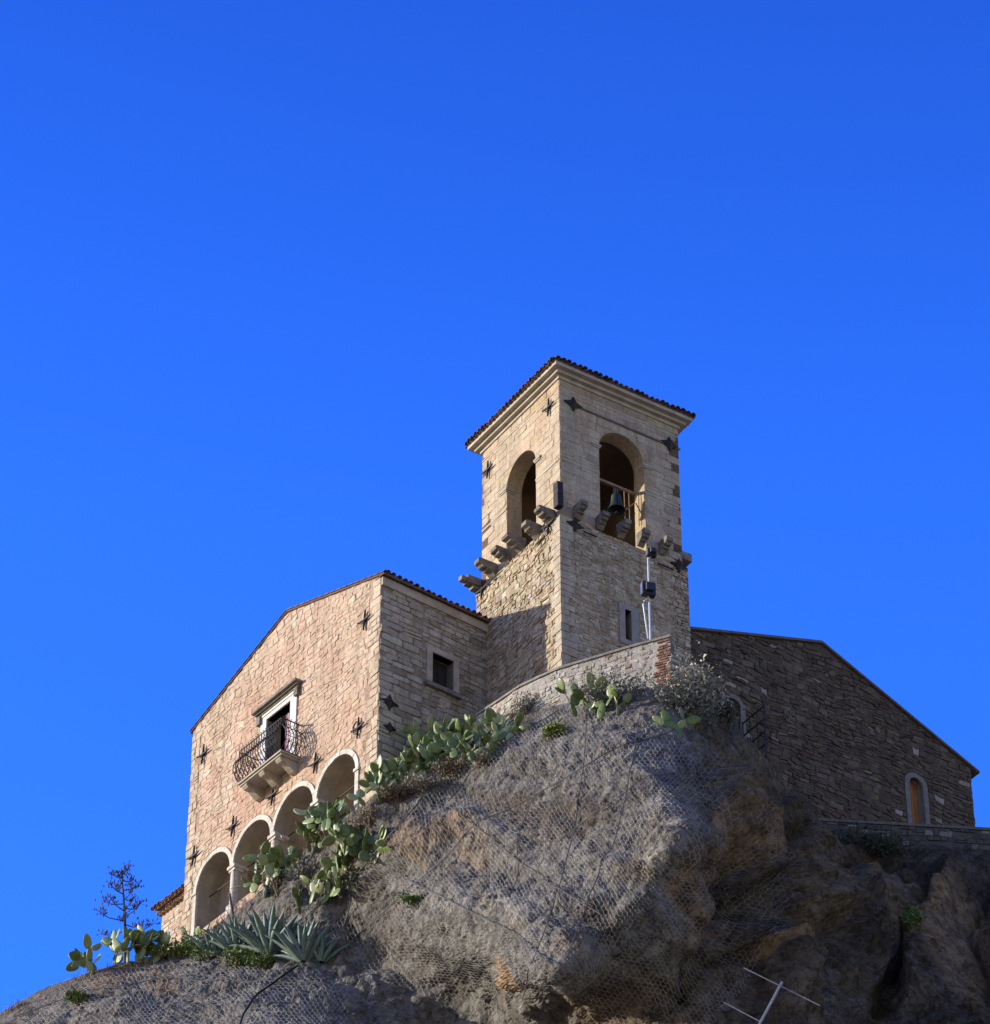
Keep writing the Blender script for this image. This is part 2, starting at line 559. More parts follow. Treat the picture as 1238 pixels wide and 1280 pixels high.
# cross shaped tie anchors
def anchor(F, px, py, parent, rot=.12, L=.62, curl=False):
    L *= 1.18
    u, z = F.hit(px, py)
    mb = MB()
    w = .075
    for (ang, ll) in ((math.pi / 2 + rot, L), (rot - .06, L * .95)):
        dx, dz = math.cos(ang), math.sin(ang)
        pts = []
        for t in (-1, -.55, 0, .55, 1):
            b = .05 * (t * t) if (ll != L) else 0.02 * t * t
            pts.append(F.p(u + dx * t * ll / 2, z + dz * t * ll / 2 + (b * .6 if ll != L else 0), w + b * .5))
        mb.tube(pts, [.026, .040, .044, .040, .026], 5)
    if curl:
        mb.tube([F.p(u + .02 + .22 * math.cos(a), z + .02 + .24 * math.sin(a), w + .03) for a in np.linspace(-1.6, 1.5, 9)], .026, 5)
    mb.tube([F.p(u, z, -.05), F.p(u, z, w + .04)], .035, 6)
    mb.build('wall_anchor', M['iron'], parent)


def plate_anchor(F, px, py, parent, L=.7):
    u, z = F.hit(px, py)
    mb = MB()
    h = L / 2
    pts = [(h, 0), (h * .3, h * .3), (0, h * .85), (-h * .3, h * .3), (-h, 0), (-h * .3, -h * .3), (0, -h * .85), (h * .3, -h * .3)]
    c = mb.vert(F.p(u, z, .20))
    r = [mb.vert(F.p(u + a, z + b, .07)) for a, b in pts]
    q = [mb.vert(F.p(u + a, z + b, .035)) for a, b in pts]
    for k in range(8):
        mb.face((r[k], r[(k + 1) % 8], c)); mb.face((r[k], q[k], q[(k + 1) % 8], r[(k + 1) % 8]))
    mb.face(q)
    mb.tube([F.p(u, z, -.05), F.p(u, z, .16)], .04, 6)
    mb.build('wall_anchor', M['iron'], parent)


# ================================================================== TERRAIN
CREST = [(-700, 1500), (-300, 1400), (0, 1264), (60, 1233), (130, 1209), (200, 1195), (235, 1180), (300, 1136), (350, 1092), (400, 1043), (455, 1004),
         (500, 972), (560, 925), (610, 898), (650, 890), (700, 880), (760, 866), (835, 856), (880, 872), (905, 893), (940, 928),
         (980, 976), (1030, 1036), (1060, 1052), (1238, 1062), (1500, 1080), (2000, 1120)]
CX = np.array([c[0] for c in CREST], float); CY = np.array([c[1] for c in CREST], float)


def fac_dy(px):
    return 1.1 + (474 - px) / 241 * 8.2


CTRL = [  # pixel, pixel, distance in front of / behind the tower's near edge
    (-300, 1400, 12), (0, 1264, 8.6), (130, 1209, 7.6), (200, 1196, 7.6), (235, 1180, 7.9), (300, 1136, 5.7), (350, 1092, 4.2), (400, 1043, 2.6), (455, 1004, .7),
    (500, 972, .9), (560, 925, 1.3), (610, 898, .5), (650, 890, -.4), (700, 880, -1.6), (760, 866, -2.5), (835, 856, -3.5), (880, 872, -2.6),
    (905, 893, -1.6), (940, 928, -.4), (980, 976, 1.2), (1030, 1036, 3.2), (1060, 1052, 4.4), (1238, 1062, 4.8), (1500, 1080, 5),
    # left shoulder
    (-300, 1550, 7), (0, 1330, 5), (150, 1240, 5.2), (120, 1280, 4.2), (250, 1225, 4.0), (250, 1280, 1.8), (330, 1205, 3.0), (350, 1225, 1.6), (330, 1275, -.6),
    (400, 1205, 2.4), (410, 1235, .6), (400, 1280, -1.5), (400, 1150, 2.7), (380, 1100, 3.3),
    # gully
    (440, 1120, 2.1), (445, 1200, 2.3), (520, 1240, .6), (560, 1285, .8), (470, 1060, .8),
    # main mound
    (520, 1020, -.3), (560, 965, .1), (560, 1060, -1.7), (540, 1150, -1.9), (610, 940, -1.4), (640, 1000, -3.0), (640, 1100, -4.6), (640, 1190, -6.0),
    (700, 920, -3.4), (720, 1000, -5.5), (730, 1080, -6.8), (760, 1130, -8.0), (790, 960, -6.4), (800, 1040, -8.0), (830, 1010, -8.0), (840, 1070, -8.6),
    (720, 1180, -7.9), (690, 1225, -8.1), (700, 1268, -3.4), (620, 1262, -1.0), (760, 1262, -5.4), (660, 1310, -2.0),
    # right, shaded
    (840, 900, -4.6), (870, 950, -5.6), (900, 1000, -5.9), (900, 1100, -6.6), (860, 1180, -7.2), (850, 1280, -6.2), (930, 1200, -5.4),
    (960, 1050, -3.6), (990, 1130, -3.5), (1000, 1200, -4.6), (1000, 1290, -6.8), (1020, 1080, .2), (1060, 1120, 2.6), (1090, 1160, 2.6), (1130, 1110, 3.6),
    (1100, 1220, .8), (1160, 1180, 1.4), (1200, 1130, 2.4), (1238, 1200, -.8), (1180, 1280, -2.6), (1090, 1290, -2.2), (1300, 1200, -2), (1500, 1300, -3),
    (0, 1420, 2), (300, 1420, -5), (600, 1420, -7.5), (850, 1420, -11), (1000, 1420, -10), (1238, 1420, -7), (-300, 1700, 2), (1500, 1450, -7)]
_c = np.array(CTRL, float)
_X = _c[:, :2] / 100.0


def tps(r2):
    return np.where(r2 > 1e-12, .5 * r2 * np.log(np.maximum(r2, 1e-12)), 0)


_n = len(_X)
_K = tps(((_X[:, None, :] - _X[None, :, :]) ** 2).sum(-1)) + np.eye(_n) * .01
_P = np.c_[np.ones(_n), _X]
_A = np.block([[_K, _P], [_P.T, np.zeros((3, 3))]])
_W = np.linalg.solve(_A, np.r_[_c[:, 2], np.zeros(3)])


def depth(px, py):
    q = np.stack([px.ravel(), py.ravel()], -1) / 100.0
    out = np.empty(len(q))
    for i in range(0, len(q), 20000):
        b = q[i:i + 20000]
        out[i:i + 20000] = tps(((b[:, None, :] - _X[None]) ** 2).sum(-1)) @ _W[:_n] + np.c_[np.ones(len(b)), b] @ _W[_n:]
    return out.reshape(px.shape)


cols = np.r_[np.linspace(-700, -60, 24, endpoint=False), np.linspace(-60, 1300, 640), np.linspace(1312, 1900, 22)]
tv = np.linspace(0, 1, 330)
crest = np.interp(cols, CX, CY)
PX = np.repeat(cols[None, :], len(tv), 0)
PYb = 1345.0
bott = np.maximum(PYb, crest + 60)
PY = bott[None, :] + (crest - bott)[None, :] * tv[:, None]
DY = depth(PX, PY)


def rays_np(px, py):
    d = (np.array(RIGHT)[None, None] * (px - PW / 2)[..., None] + np.array(UP)[None, None] * (PH / 2 - py)[..., None] + np.array(FWD)[None, None] * FPX)
    return d


D = rays_np(PX, PY)
P0 = np.array(CAM)[None, None] + D * ((Y0 + DY) / D[..., 1])[..., None]
gi = np.gradient(P0, axis=0); gj = np.gradient(P0, axis=1)
NRM = np.cross(gj, gi)
NRM /= np.linalg.norm(NRM, axis=-1, keepdims=True) + 1e-9
if NRM[100, 200, 1] > 0: NRM = -NRM
disp = np.zeros(PX.shape)
nearc = np.clip((PY - crest[None, :]) / 60.0, 0, 1)
RF = noise.ridged_multi_fractal; FR = noise.fractal; VO = noise.voronoi
for i in range(PX.shape[0]):
    for j in range(PX.shape[1]):
        x, y, z = P0[i, j]
        q = Vector((x * .9 + z * .15, y * .9, z * .75))
        a = RF(q * .30, .85, 2.1, 4, .9, 2.0) - 1.0
        c = FR(q * 3.1, .75, 2.2, 5)
        v = VO(q * .62 + Vector((c, -c, c)) * .07)[0]
        v2 = VO(q * 1.9 + Vector((c, c, -c)) * .10)[0]
        disp[i, j] = .26 * a + .11 * c + .46 * min(.40, v[1] - v[0]) - .12 + .22 * min(.30, v2[1] - v2[0])
FEAT = [  # brows (+) and clefts (-): path in the rock face, half width, depth in metres, sharpness
    ([(452, 1098), (500, 1056), (560, 1030), (612, 1044), (650, 1064)], 15, .75, 1), ([(470, 1102), (530, 1078), (590, 1072), (640, 1092)], 13, -.55, 1),
    ([(560, 1120), (640, 1135), (720, 1180)], 14, .35, 1), ([(600, 1150), (660, 1172)], 10, -.35, 1),
    ([(570, 1192), (620, 1212), (690, 1224), (735, 1190)], 18, .35, 1), ([(560, 1216), (620, 1242), (700, 1250)], 16, -.8, 1),
    ([(425, 1150), (440, 1192), (500, 1222), (560, 1240)], 20, -.9, 1), ([(430, 1100), (424, 1130)], 13, -.7, 1),
    ([(742, 905), (790, 955), (838, 1005), (842, 1062)], 16, .45, 1), ([(842, 1062), (806, 1120), (742, 1172)], 14, .4, 1),
    ([(640, 960), (700, 1000), (730, 1060)], 12, -.30, 1), ([(690, 1040), (740, 1075), (790, 1080)], 14, .35, 1), ([(660, 1090), (720, 1110)], 10, -.35, 1),
    ([(872, 955), (905, 1010), (930, 1070)], 14, -.30, 1), ([(905, 985), (940, 1040), (950, 1080)], 18, .8, 1), ([(862, 1040), (880, 1110), (872, 1170)], 24, .35, 1),
    ([(925, 1075), (905, 1140), (880, 1200), (850, 1240)], 14, -1.0, 1), ([(900, 1110), (950, 1130), (965, 1175)], 14, -.7, 1),
    ([(985, 1010), (1010, 1080), (1050, 1160), (1090, 1230)], 14, .8, 1), ([(965, 1020), (985, 1090), (1010, 1170), (1030, 1240)], 13, -.8, 1),
    ([(950, 1170), (990, 1190), (1000, 1240)], 20, .8, 1), ([(1040, 1072), (1090, 1075), (1140, 1070)], 16, -1.1, 1), ([(1070, 1100), (1120, 1120), (1110, 1170)], 24, .6, 1),
    ([(1160, 1090), (1140, 1150), (1110, 1200), (1100, 1260)], 15, -.7, 1), ([(1190, 1090), (1170, 1150), (1150, 1230)], 18, .8, 1), ([(1238, 1090), (1215, 1150), (1225, 1230)], 12, -.7, 1),
    ([(180, 1225), (230, 1218), (300, 1222)], 10, .3, 1), ([(300, 1240), (360, 1236), (420, 1250)], 12, -.35, 1), ([(90, 1250), (150, 1236), (200, 1246)], 10, -.25, 1)]


def seg_d(px, py, path):
    best = np.full(px.shape, 1e9)
    for a, b in zip(path, path[1:]):
        dx, dy = b[0] - a[0], b[1] - a[1]
        t = np.clip(((px - a[0]) * dx + (py - a[1]) * dy) / (dx * dx + dy * dy), 0, 1)
        best = np.minimum(best, np.hypot(px - a[0] - t * dx, py - a[1] - t * dy))
    return best


WX, WY = np.zeros(PX.shape), np.zeros(PX.shape)
for i in range(PX.shape[0]):
    for j in range(PX.shape[1]):
        q = Vector((PX[i, j] * .022, PY[i, j] * .022, 2.0))
        n1 = noise.noise_vector(q); n2 = noise.noise_vector(q * 3.1)
        WX[i, j] = n1.x * 16 + n2.x * 6; WY[i, j] = n1.y * 14 + n2.y * 5
for path, wd, am, _s in FEAT:
    d = seg_d(PX + WX, PY + WY, path) / wd
    disp += am * (1.15 if path[0][0] > 850 else .3 if path[0] in ((742, 905), (842, 1062)) else .55) * (np.exp(-d * 1.1) if am < 0 else np.exp(-d * d * .7))
damp = .25 + .75 * nearc
right = np.clip((PX - 820) / 120, 0, 1)
DISP = disp * damp * (0.8 + .45 * right)
PT = P0 + NRM * DISP[..., None]

# ground sheet and hill mesh
mb = MB()
_s = 5000
n = 40
xs = np.r_[-5000, -2000, -900, np.linspace(-400, 400, 17), 900, 2000, 5000]
ids = {}
for j, y in enumerate(xs):
    for i, x in enumerate(xs):
        ids[i, j] = mb.vert((x, y, noise.noise(Vector((x * .01, y * .01, 0))) * .3 - .2))
for j in range(len(xs) - 1):
    for i in range(len(xs) - 1):
        mb.face((ids[i, j], ids[i + 1, j], ids[i + 1, j + 1], ids[i, j + 1]))
g = mb.build('ground', M['ground']); g['kind'] = 'structure'

nr, nc = PX.shape
foot = []
bot = PT[0]
for k, t in enumerate((1.0, .8, .6, .4, .2, .08)):
    q = bot * (1 - t) + np.c_[bot[:, 0] * 1.6, np.full(nc, 62.0), np.full(nc, -1.5)] * t
    q[:, 1] += np.sin(bot[:, 0] * .4 + k) * 1.2 * (t < 1)
    foot.append(q)
top = PT[-1]
back = []
for dy, dz in ((.6, -.05), (2.5, -.2), (8, -.3), (20, -1), (45, -30), (70, -90)):
    q = top.copy(); q[:, 1] += dy; q[:, 2] += dz; back.append(q)
ALL = np.concatenate([np.array(foot), PT, np.array(back)], 0)
NR = ALL.shape[0]
SOIL_AND_LIGHT = [(690, 1022, 70, 26, (.60, .53, .46)), (612, 1000, 40, 20, (.8, .72, .63)), (812, 1052, 26, 46, (1.35, 1.33, 1.27)), (600, 1150, 70, 34, (1.16, 1.16, 1.14)), (560, 1190, 60, 16, (1.12, 1.12, 1.12)), (760, 1150, 40, 18, (.72, .64, .55)), (480, 1150, 40, 30, (.86, .82, .78)), (700, 930, 90, 26, (1.1, 1.1, 1.09)),  # lit and shaded areas of the mound painted into the rock colour
      # rows below: patches of bare coloured earth and stone: centre, radii, tint
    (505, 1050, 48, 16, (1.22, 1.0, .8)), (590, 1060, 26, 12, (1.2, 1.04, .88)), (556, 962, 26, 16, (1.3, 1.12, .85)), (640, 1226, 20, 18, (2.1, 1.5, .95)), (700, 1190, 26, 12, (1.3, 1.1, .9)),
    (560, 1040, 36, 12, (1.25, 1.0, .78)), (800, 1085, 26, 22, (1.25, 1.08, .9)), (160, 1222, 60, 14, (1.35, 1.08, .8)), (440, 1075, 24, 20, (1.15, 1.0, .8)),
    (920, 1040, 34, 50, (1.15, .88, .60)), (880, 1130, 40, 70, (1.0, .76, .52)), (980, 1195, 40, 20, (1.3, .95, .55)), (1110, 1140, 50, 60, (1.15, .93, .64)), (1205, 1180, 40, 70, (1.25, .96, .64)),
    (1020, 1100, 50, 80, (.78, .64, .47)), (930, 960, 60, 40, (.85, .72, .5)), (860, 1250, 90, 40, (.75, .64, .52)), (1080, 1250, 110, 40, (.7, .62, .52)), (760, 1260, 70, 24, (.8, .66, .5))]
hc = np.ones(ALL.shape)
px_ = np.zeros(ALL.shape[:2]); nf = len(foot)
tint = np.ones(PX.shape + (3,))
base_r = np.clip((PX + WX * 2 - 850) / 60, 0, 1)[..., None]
tint = tint * (1 - base_r) + np.array((.44, .37, .29)) * base_r  # brown earth on the right, darkened further to deepen its shade
for cx_, cy_, rx_, ry_, t_ in SOIL_AND_LIGHT:
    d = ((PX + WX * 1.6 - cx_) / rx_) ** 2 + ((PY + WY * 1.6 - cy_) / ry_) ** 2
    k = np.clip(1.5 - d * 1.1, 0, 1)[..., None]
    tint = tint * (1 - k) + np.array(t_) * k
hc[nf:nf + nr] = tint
hv = ALL.reshape(-1, 3)
idx = np.arange(NR * nc).reshape(NR, nc)
hf = np.stack([idx[:-1, :-1], idx[:-1, 1:], idx[1:, 1:], idx[1:, :-1]], -1).reshape(-1, 4)
mb = MB(); mb.v = [tuple(x) for x in hv.tolist()]; mb.f = [tuple(x) for x in hf.tolist()]; mb.m = [0] * len(mb.f)
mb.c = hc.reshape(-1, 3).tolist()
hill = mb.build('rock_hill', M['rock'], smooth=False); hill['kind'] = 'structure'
BVH = BVHTree.FromPolygons(mb.v, mb.f)


def ghit(px, py):
    """point of the hill seen at a pixel; below the crest if the pixel is above it"""
    for k in range(60):
        r = BVH.ray_cast(CAM, ray(px, py + k * 2))
        if r[0] is not None and r[0].y < Y0 + 15: return r[0]
    return at_y(px, py, Y0)


# ------------------------------------------------------------------ draped nets
def blur(a, k):
    b = a.copy()
    for _ in range(3):
        c = np.cumsum(np.pad(b, ((k + 1, k), (0, 0)), mode='edge'), 0); b = (c[2 * k + 1:] - c[:-2 * k - 1]) / (2 * k + 1)
        c = np.cumsum(np.pad(b, ((0, 0), (k + 1, k)), mode='edge'), 1); b = (c[:, 2 * k + 1:] - c[:, :-2 * k - 1]) / (2 * k + 1)
    return b


NETD = np.maximum(blur(DISP, 9) + .05, blur(DISP, 2) + .03) + .03
PN = P0 + NRM * NETD[..., None]


def net_pt(px, py, lift=0.0):
    j = np.interp(px, cols, np.arange(nc))
    cr = np.interp(px, CX, CY); bo = max(PYb, cr + 60)
    t = (py - bo) / (cr - bo)
    i = t * (nr - 1)
    if i < 0 or i > nr - 1: return None
    i0 = min(int(i), nr - 2); j0 = min(int(j), nc - 2); fi, fj = i - i0, j - j0
    q = PN[i0, j0] * (1 - fi) * (1 - fj) + PN[i0 + 1, j0] * fi * (1 - fj) + PN[i0, j0 + 1] * (1 - fi) * fj + PN[i0 + 1, j0 + 1] * fi * fj
    if lift: q = q + NRM[i0, j0] * lift
    return Vector(q)


def net_patch(poly, cx, cy, r, mb, shear=0.0, seed=3):
    """hexagonal twisted wire: zigzag strands with short links between them"""
    rg = random.Random(seed)
    xs_ = [p[0] for p in poly]; ys_ = [p[1] for p in poly]
    pts = {}
    x0, x1, y0, y1 = min(xs_) - 60, max(xs_) + 60, min(ys_) - 150, max(ys_) + 150
    ni = int((x1 - x0) / (cx / 2)) + 2; nj = int((y1 - y0) / cy) + 2
    for j in range(nj):
        for i in range(ni):
            x = x0 + i * cx / 2
            y = y0 + j * cy + (x - x0) * shear + (cy * .24 if (i + j) % 2 else -cy * .24)
            x += rg.uniform(-.35, .35) + 9 * noise.noise(Vector((x * .012, y * .012, seed))) + 1.2 * noise.noise(Vector((x * .05, y * .05, seed)))
            y += rg.uniform(-.25, .25) + 14 * noise.noise(Vector((x * .010, y * .010, seed + 5))) + 2.2 * noise.noise(Vector((x * .035, y * .035, seed + 9)))
            if not in_poly(x, y, poly): continue
            p = net_pt(x, y, rg.uniform(0, .012))
            if p is not None: pts[i, j] = p
    for (i, j), p in pts.items():
        o = [(i + 1, j)]
        if (i + j) % 2: o.append((i, j + 1))
        for k in o:
            q = pts.get(k)
            if q is None or (q - p).length > 1.3 or rg.random() < .03 + .4 * (noise.noise(p * .5) > .30): continue
            mb.tube([p, q], r * rg.uniform(.7, 1.15), 3, cap=False)


mb = MB()
MAIN = [(545, 950), (600, 912), (650, 897), (720, 886), (830, 905), (872, 955), (862, 1080), (790, 1160), (720, 1235), (560, 1262), (430, 1195), (405, 1168), (470, 1072), (520, 1000)]
LEFT = [(10, 1278), (70, 1236), (140, 1214), (240, 1205), (330, 1206), (400, 1208), (440, 1240), (430, 1330), (0, 1330)]
RGT = [(862, 940), (905, 945), (965, 1030), (1010, 1100), (960, 1200), (880, 1300), (800, 1320), (720, 1240), (795, 1165), (865, 1080)]
net_patch(MAIN, 6.2, 4.3, .0048, mb, .12, 3)
net_patch(LEFT, 6.4, 4.4, .0046, mb, -.10, 8)
net = thing('rockfall_net', ghit(640, 1050), 'grey diamond wire net draped over the sunlit rock below the tower', 'rockfall net')
mb.build('wire_mesh', M['wire'], net)
mb = MB()
net_patch(RGT, 7.0, 5.0, .0036, mb, .3, 12)
mb.build('wire_mesh', M['wire'], net)
for path, r in (([(648, 900), (600, 935), (545, 985), (490, 1050), (440, 1110), (425, 1165)], .022), ([(735, 890), (730, 960), (722, 1040), (700, 1120), (672, 1200), (650, 1255)], .018),
                ([(800, 900), (790, 980), (770, 1060), (735, 1140), (700, 1210)], .018), ([(700, 890), (640, 925), (590, 965), (560, 1010)], .018),
                ([(560, 1010), (620, 1055), (690, 1110), (760, 1150)], .02), ([(480, 1085), (560, 1125), (640, 1165), (700, 1215)], .018),
                ([(845, 915), (760, 945), (680, 985), (600, 1040), (520, 1100), (430, 1180)], .018), ([(660, 900), (670, 970), (655, 1050), (640, 1130)], .014),
                ([(860, 960), (800, 985), (745, 1020), (690, 1065)], .014), ([(20, 1272), (110, 1240), (220, 1228), (330, 1224), (420, 1232)], .016),
                ([(215, 1206), (250, 1240), (265, 1300)], .014)):
    mb = MB()
    pts = []
    for a, b in zip(path, path[1:]):
        for k in range(10):
            q = net_pt(a[0] + (b[0] - a[0]) * k / 10, a[1] + (b[1] - a[1]) * k / 10, .02)
            if q is not None: pts.append(q)
    if len(pts) > 2:
        mb.tube(pts, r, 5); mb.build('cable', M['cable'], net)
# black hose coming down the left shoulder
mb = MB()
hp = []
path = [(372, 1206), (350, 1222), (325, 1245), (306, 1272), (296, 1310)]
for a, b in zip(path, path[1:]):
    for k in range(8):
        q = net_pt(a[0] + (b[0] - a[0]) * k / 8, a[1] + (b[1] - a[1]) * k / 8, .06)
        if q is not None: hp.append(q)
mb.tube(hp, .035, 7)
o = mb.build('hose', M['hose']); tag(o, 'thick black hose running down the netted rock below the agaves', 'hose')

# ================================================================== TOWER
tower = thing('bell_tower', T0 + Vector((0, 0, 72.5 - T0.z)), 'square stone bell tower with arched belfry openings and tiled roof', 'bell tower')
TU, TV = TL.hit(596, 740)[0], uTR         # extents of the lower tower
zc = TL.hit(694, 652)[1]                  # belfry floor level, the corbel row
z_top = TL.hit(702, 461)[1]
zb = 70.0
print('INFO tower', TU, TV, 'zc', zc, 'ztop', z_top, 'z parapet', at_y(838, 795, Y0 - 3).z)
ins = .10                                  # the belfry is slightly narrower than its base
b0 = ins
bu1, bv1 = TL.hit(603, 640, -ins)[0], TR.hit(850.5, 620, -ins)[0]


def c_rub(u, z, rg):
    c = (.47, .39, .27)
    if rg.random() < .18: c = (.36, .27, .17)
    if rg.random() < .12: c = (.54, .48, .38)
    return vary(c, rg, .16, .05)


def c_ash(u, z, rg):
    c = (.50, .42, .30)
    n = noise.noise(Vector((u * .5, z * .6, 3)))
    c = lerp3(c, (.50, .35, .20), n * 1.2)
    if rg.random() < .1: c = (.40, .33, .24)
    return vary(c, rg, .07, .03)


mort = (.38, .315, .22)
# lower shaft, four walls
mb = MB()
slit_u0, slit_z1 = TR.hit(781, 761.5); slit_u1 = TR.hit(789, 770)[0]; slit_z0 = TR.hit(781, 799)[1]
sl_hole = rect(slit_u0, slit_u1, slit_z0, slit_z1)
sf_u0, sf_z1 = TR.hit(773.5, 753); sf_u1 = TR.hit(798, 770)[0]
sfr = rect(sf_u0, sf_u1, slit_z0 - .25, sf_z1)
mb.slab(TL, rect(.006, TU, zb, zc), [], -.7, 0, 0, mort)
mb.slab(TR, rect(.006, TV, zb, zc), [sl_hole], -.7, 0, 0, mort, None)
TLb = Frame(T0 + rT * TV, lT, rT); TRb = Frame(T0 + lT * TU, rT, lT)
mb.slab(TLb, rect(.0, TU, zb, zc - .01), [], -.6, -.006, 0, mort)
mb.slab(TRb, rect(.0, TV, zb, zc - .01), [], -.6, -.006, 0, mort)
mb.fbox(TR, .1, TV - .1, zc - .35, zc - .02, -TU + .1, -.1, 0, mort)      # belfry floor
stones(mb, TL, rect(0, TU, zc - 7.5, zc + .05), [], c_rub, (.12, .25), (.14, .38), .012, (.006, .045), .034, .13, 1, 21, .06, .2, .9)
stones(mb, TR, rect(0, TV, zc - 7.5, zc + .05), [sfr], c_rub, (.10, .21), (.14, .38), .010, (.005, .025), .028, .11, 1, 22, .05, .2, .9)
# corner stones
rg = random.Random(5)
z = zc - 7.5
while z < zc:
    h = rg.uniform(.22, .36); a, b = (.5, .32) if rg.random() < .5 else (.32, .5)
    a += rg.uniform(-.08, .08); b += rg.uniform(-.08, .08)
    col = vary((.50, .43, .32), rg, .1)
    o = T0.copy(); o.z = z + .012
    o = Vector((o.x, o.y, o.z)) - lT * .055 - rT * .055 + lT * rg.uniform(0, .02) + rT * rg.uniform(0, .02)
    mb.box(o, lT * (a + .05), rT * (b + .05), Vector((0, 0, h - .024)), 1, col)
    z += h
mb.build('shaft_wall', [M['mortar'], M['rubble']], tower)

# belfry walls
mb = MB()
la_l, la_zs = TL.hit(633.8, 606, -ins); la_r = TL.hit(670, 575, -ins)[0]
ul, ur = min(la_l, la_r), max(la_l, la_r)
la_zc = TL.hit(661, 559, -ins)[1]
ra_l, ra_zs = TR.hit(749, 559, -ins); ra_r = TR.hit(805.2, 584, -ins)[0]
ra_zs2 = TR.hit(805.2, 584, -ins)[1]
la_zs = la_zc - (ur - ul) / 2
raz = TR.hit(771.5, 541, -ins)[1] - (ra_r - ra_l) / 2
print('INFO arches', ul, ur, la_zs, ra_l, ra_r, ra_zs, ra_zs2, raz)
zf = zc + .02
holeL = arch_poly(ul, ur, zf + .02, la_zs)
holeR = arch_poly(ra_l, ra_r, zf + .10, raz)
zt = z_top + .1
TLi = Frame(T0 + rT * ins, lT, -rT); TRi = Frame(T0 + lT * ins, rT, -lT)
bu0 = ins + .006
mb.slab(TLi, rect(bu0, bu1, zf, zt), [holeL], -.6, 0, 0, (.46, .36, .23), 1)
mb.slab(TRi, rect(bu0, bv1, zf, zt), [holeR], -.6, 0, 0, (.46, .36, .23), 1)
TLbi = Frame(T0 + rT * bv1, lT, rT); TRbi = Frame(T0 + lT * bu1, rT, lT)
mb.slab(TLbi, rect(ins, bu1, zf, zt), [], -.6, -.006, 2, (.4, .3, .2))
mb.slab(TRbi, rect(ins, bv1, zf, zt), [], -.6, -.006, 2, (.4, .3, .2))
mb.fbox(TRi, .5, bv1 - .4, zt - 1.0, zt - .8, -bu1 + .5, -.5, 2, (.4, .3, .2))     # ceiling
bandL = rect(ul - .28, ur + .28, 0, 1)
stones(mb, TLi, rect(bu0 - .006, bu1, zf, zt), [arch_poly(ul - .02, ur + .02, zf, la_zs)], c_ash, (.24, .36), (.5, 1.1), .006, (.006, .016), .004, .015, 1, 31, .012, .05)
stones(mb, TRi, rect(bu0 - .006, bv1, zf, zt), [arch_poly(ra_l - .02, ra_r + .02, zf, raz)], c_ash, (.24, .36), (.5, 1.1), .006, (.006, .018), .005, .015, 1, 32, .012, .05)
mb.build('belfry_wall', [M['mortar'], M['ashlar'], M['darkochre']], tower)
# string courses and imposts
mb = MB()
for F, u0, u1, u2, u3, zz in ((TLi, bu0 + .02, ul, ur, bu1, la_zs), (TRi, bu0 + .02, ra_l, ra_r, bv1, raz)):
    for a, b in ((u1 - .34, u1 + .06), (u2 - .06, u2 + .34)):
        mb = MB(); mb.fbox(F, a, b, zz - .06, zz + .02, -.3, .07); mb.fbox(F, a + .04, b - .04, zz - .12, zz - .06, -.3, .045)
        mb.build('impost', M['cornice'], tower)
mb = MB()
zz = TRi.hit(715, 578)[1]
for F, sp in ((TRi, ((bu0 + .05, ra_l), (ra_r, bv1 - .02))), (TLi, ((bu0 + .05, ul), (ur, bu1 - .02)))):
    for a, b in sp:
        mb = MB(); mb.fbox(F, a, b, zz - .05, zz + .03, -.02, .028); mb.build('string_course', M['cornice'], tower)
    w = bu1 if F is TLi else bv1
    zz2 = TRi.hit(715, 492)[1]
    mb = MB(); mb.fbox(F, bu0 + .05, w - .02, zz2, zz2 + .05, -.02, .026); mb.build('string_course', M['cornice'], tower)
# cornice: stepped mouldings below the eaves
ze_px = TL.hit(702, 447)[1]
mb = MB()
steps = [(-.20, -.06, .06), (-.06, .07, .20), (.07, .22, .37)]
for a, b, e in steps:
    o = T0 + rT * (ins - e) + lT * (ins - e); o = Vector((o.x, o.y, z_top + a))
    mb.box(o, rT * (bv1 - ins + 2 * e), lT * (bu1 - ins + 2 * e), Vector((0, 0, b - a + (.002 if e < .3 else 0))))
mb.build('cornice', M['cornice'], tower)
# roof: low hipped roof of barrel tiles
mb = MB()
e = .42
o = T0 + rT * (ins - e) + lT * (ins - e); o = Vector((o.x, o.y, z_top + .225))
Lr, Ll = bv1 - ins + 2 * e, bu1 - ins + 2 * e
apex = o + rT * Lr / 2 + lT * Ll / 2 + Vector((0, 0, 1.05))
cs = [o, o + rT * Lr, o + rT * Lr + lT * Ll, o + lT * Ll]
for k in range(4): mb.poly([cs[k], cs[(k + 1) % 4], apex], 0, (.2, .11, .07))
mb.poly(cs[::-1], 0, (.3, .25, .2))
sl_ = .40
for (p, al, L, inn, seed) in ((cs[0], rT, Lr, lT, 1), (cs[3], -lT, Ll, rT, 2), (cs[1], lT, Ll, -rT, 3), (cs[2], -rT, Lr, -lT, 4)):
    d = (inn + Vector((0, 0, sl_))).normalized(); up = al.cross(d)
    if up.z < 0: up = -up
    tiles_slope(mb, p - inn * .06 + al * .1 + Vector((0, 0, -.005)), al, L - .2, d, up, 1, seed + 50, 0, .21)
for k in range(4):
    a = cs[k]
    dirv = apex - a
    for t in range(9):
        mb.tube([a + dirv * (t / 9 + .03), a + dirv * ((t + 1.15) / 9)], [.10, .085], 8, 0, vary((.24, .13, .085), random.Random(t * 7 + k), .3))
mb.build('roof', M['tile'], tower)
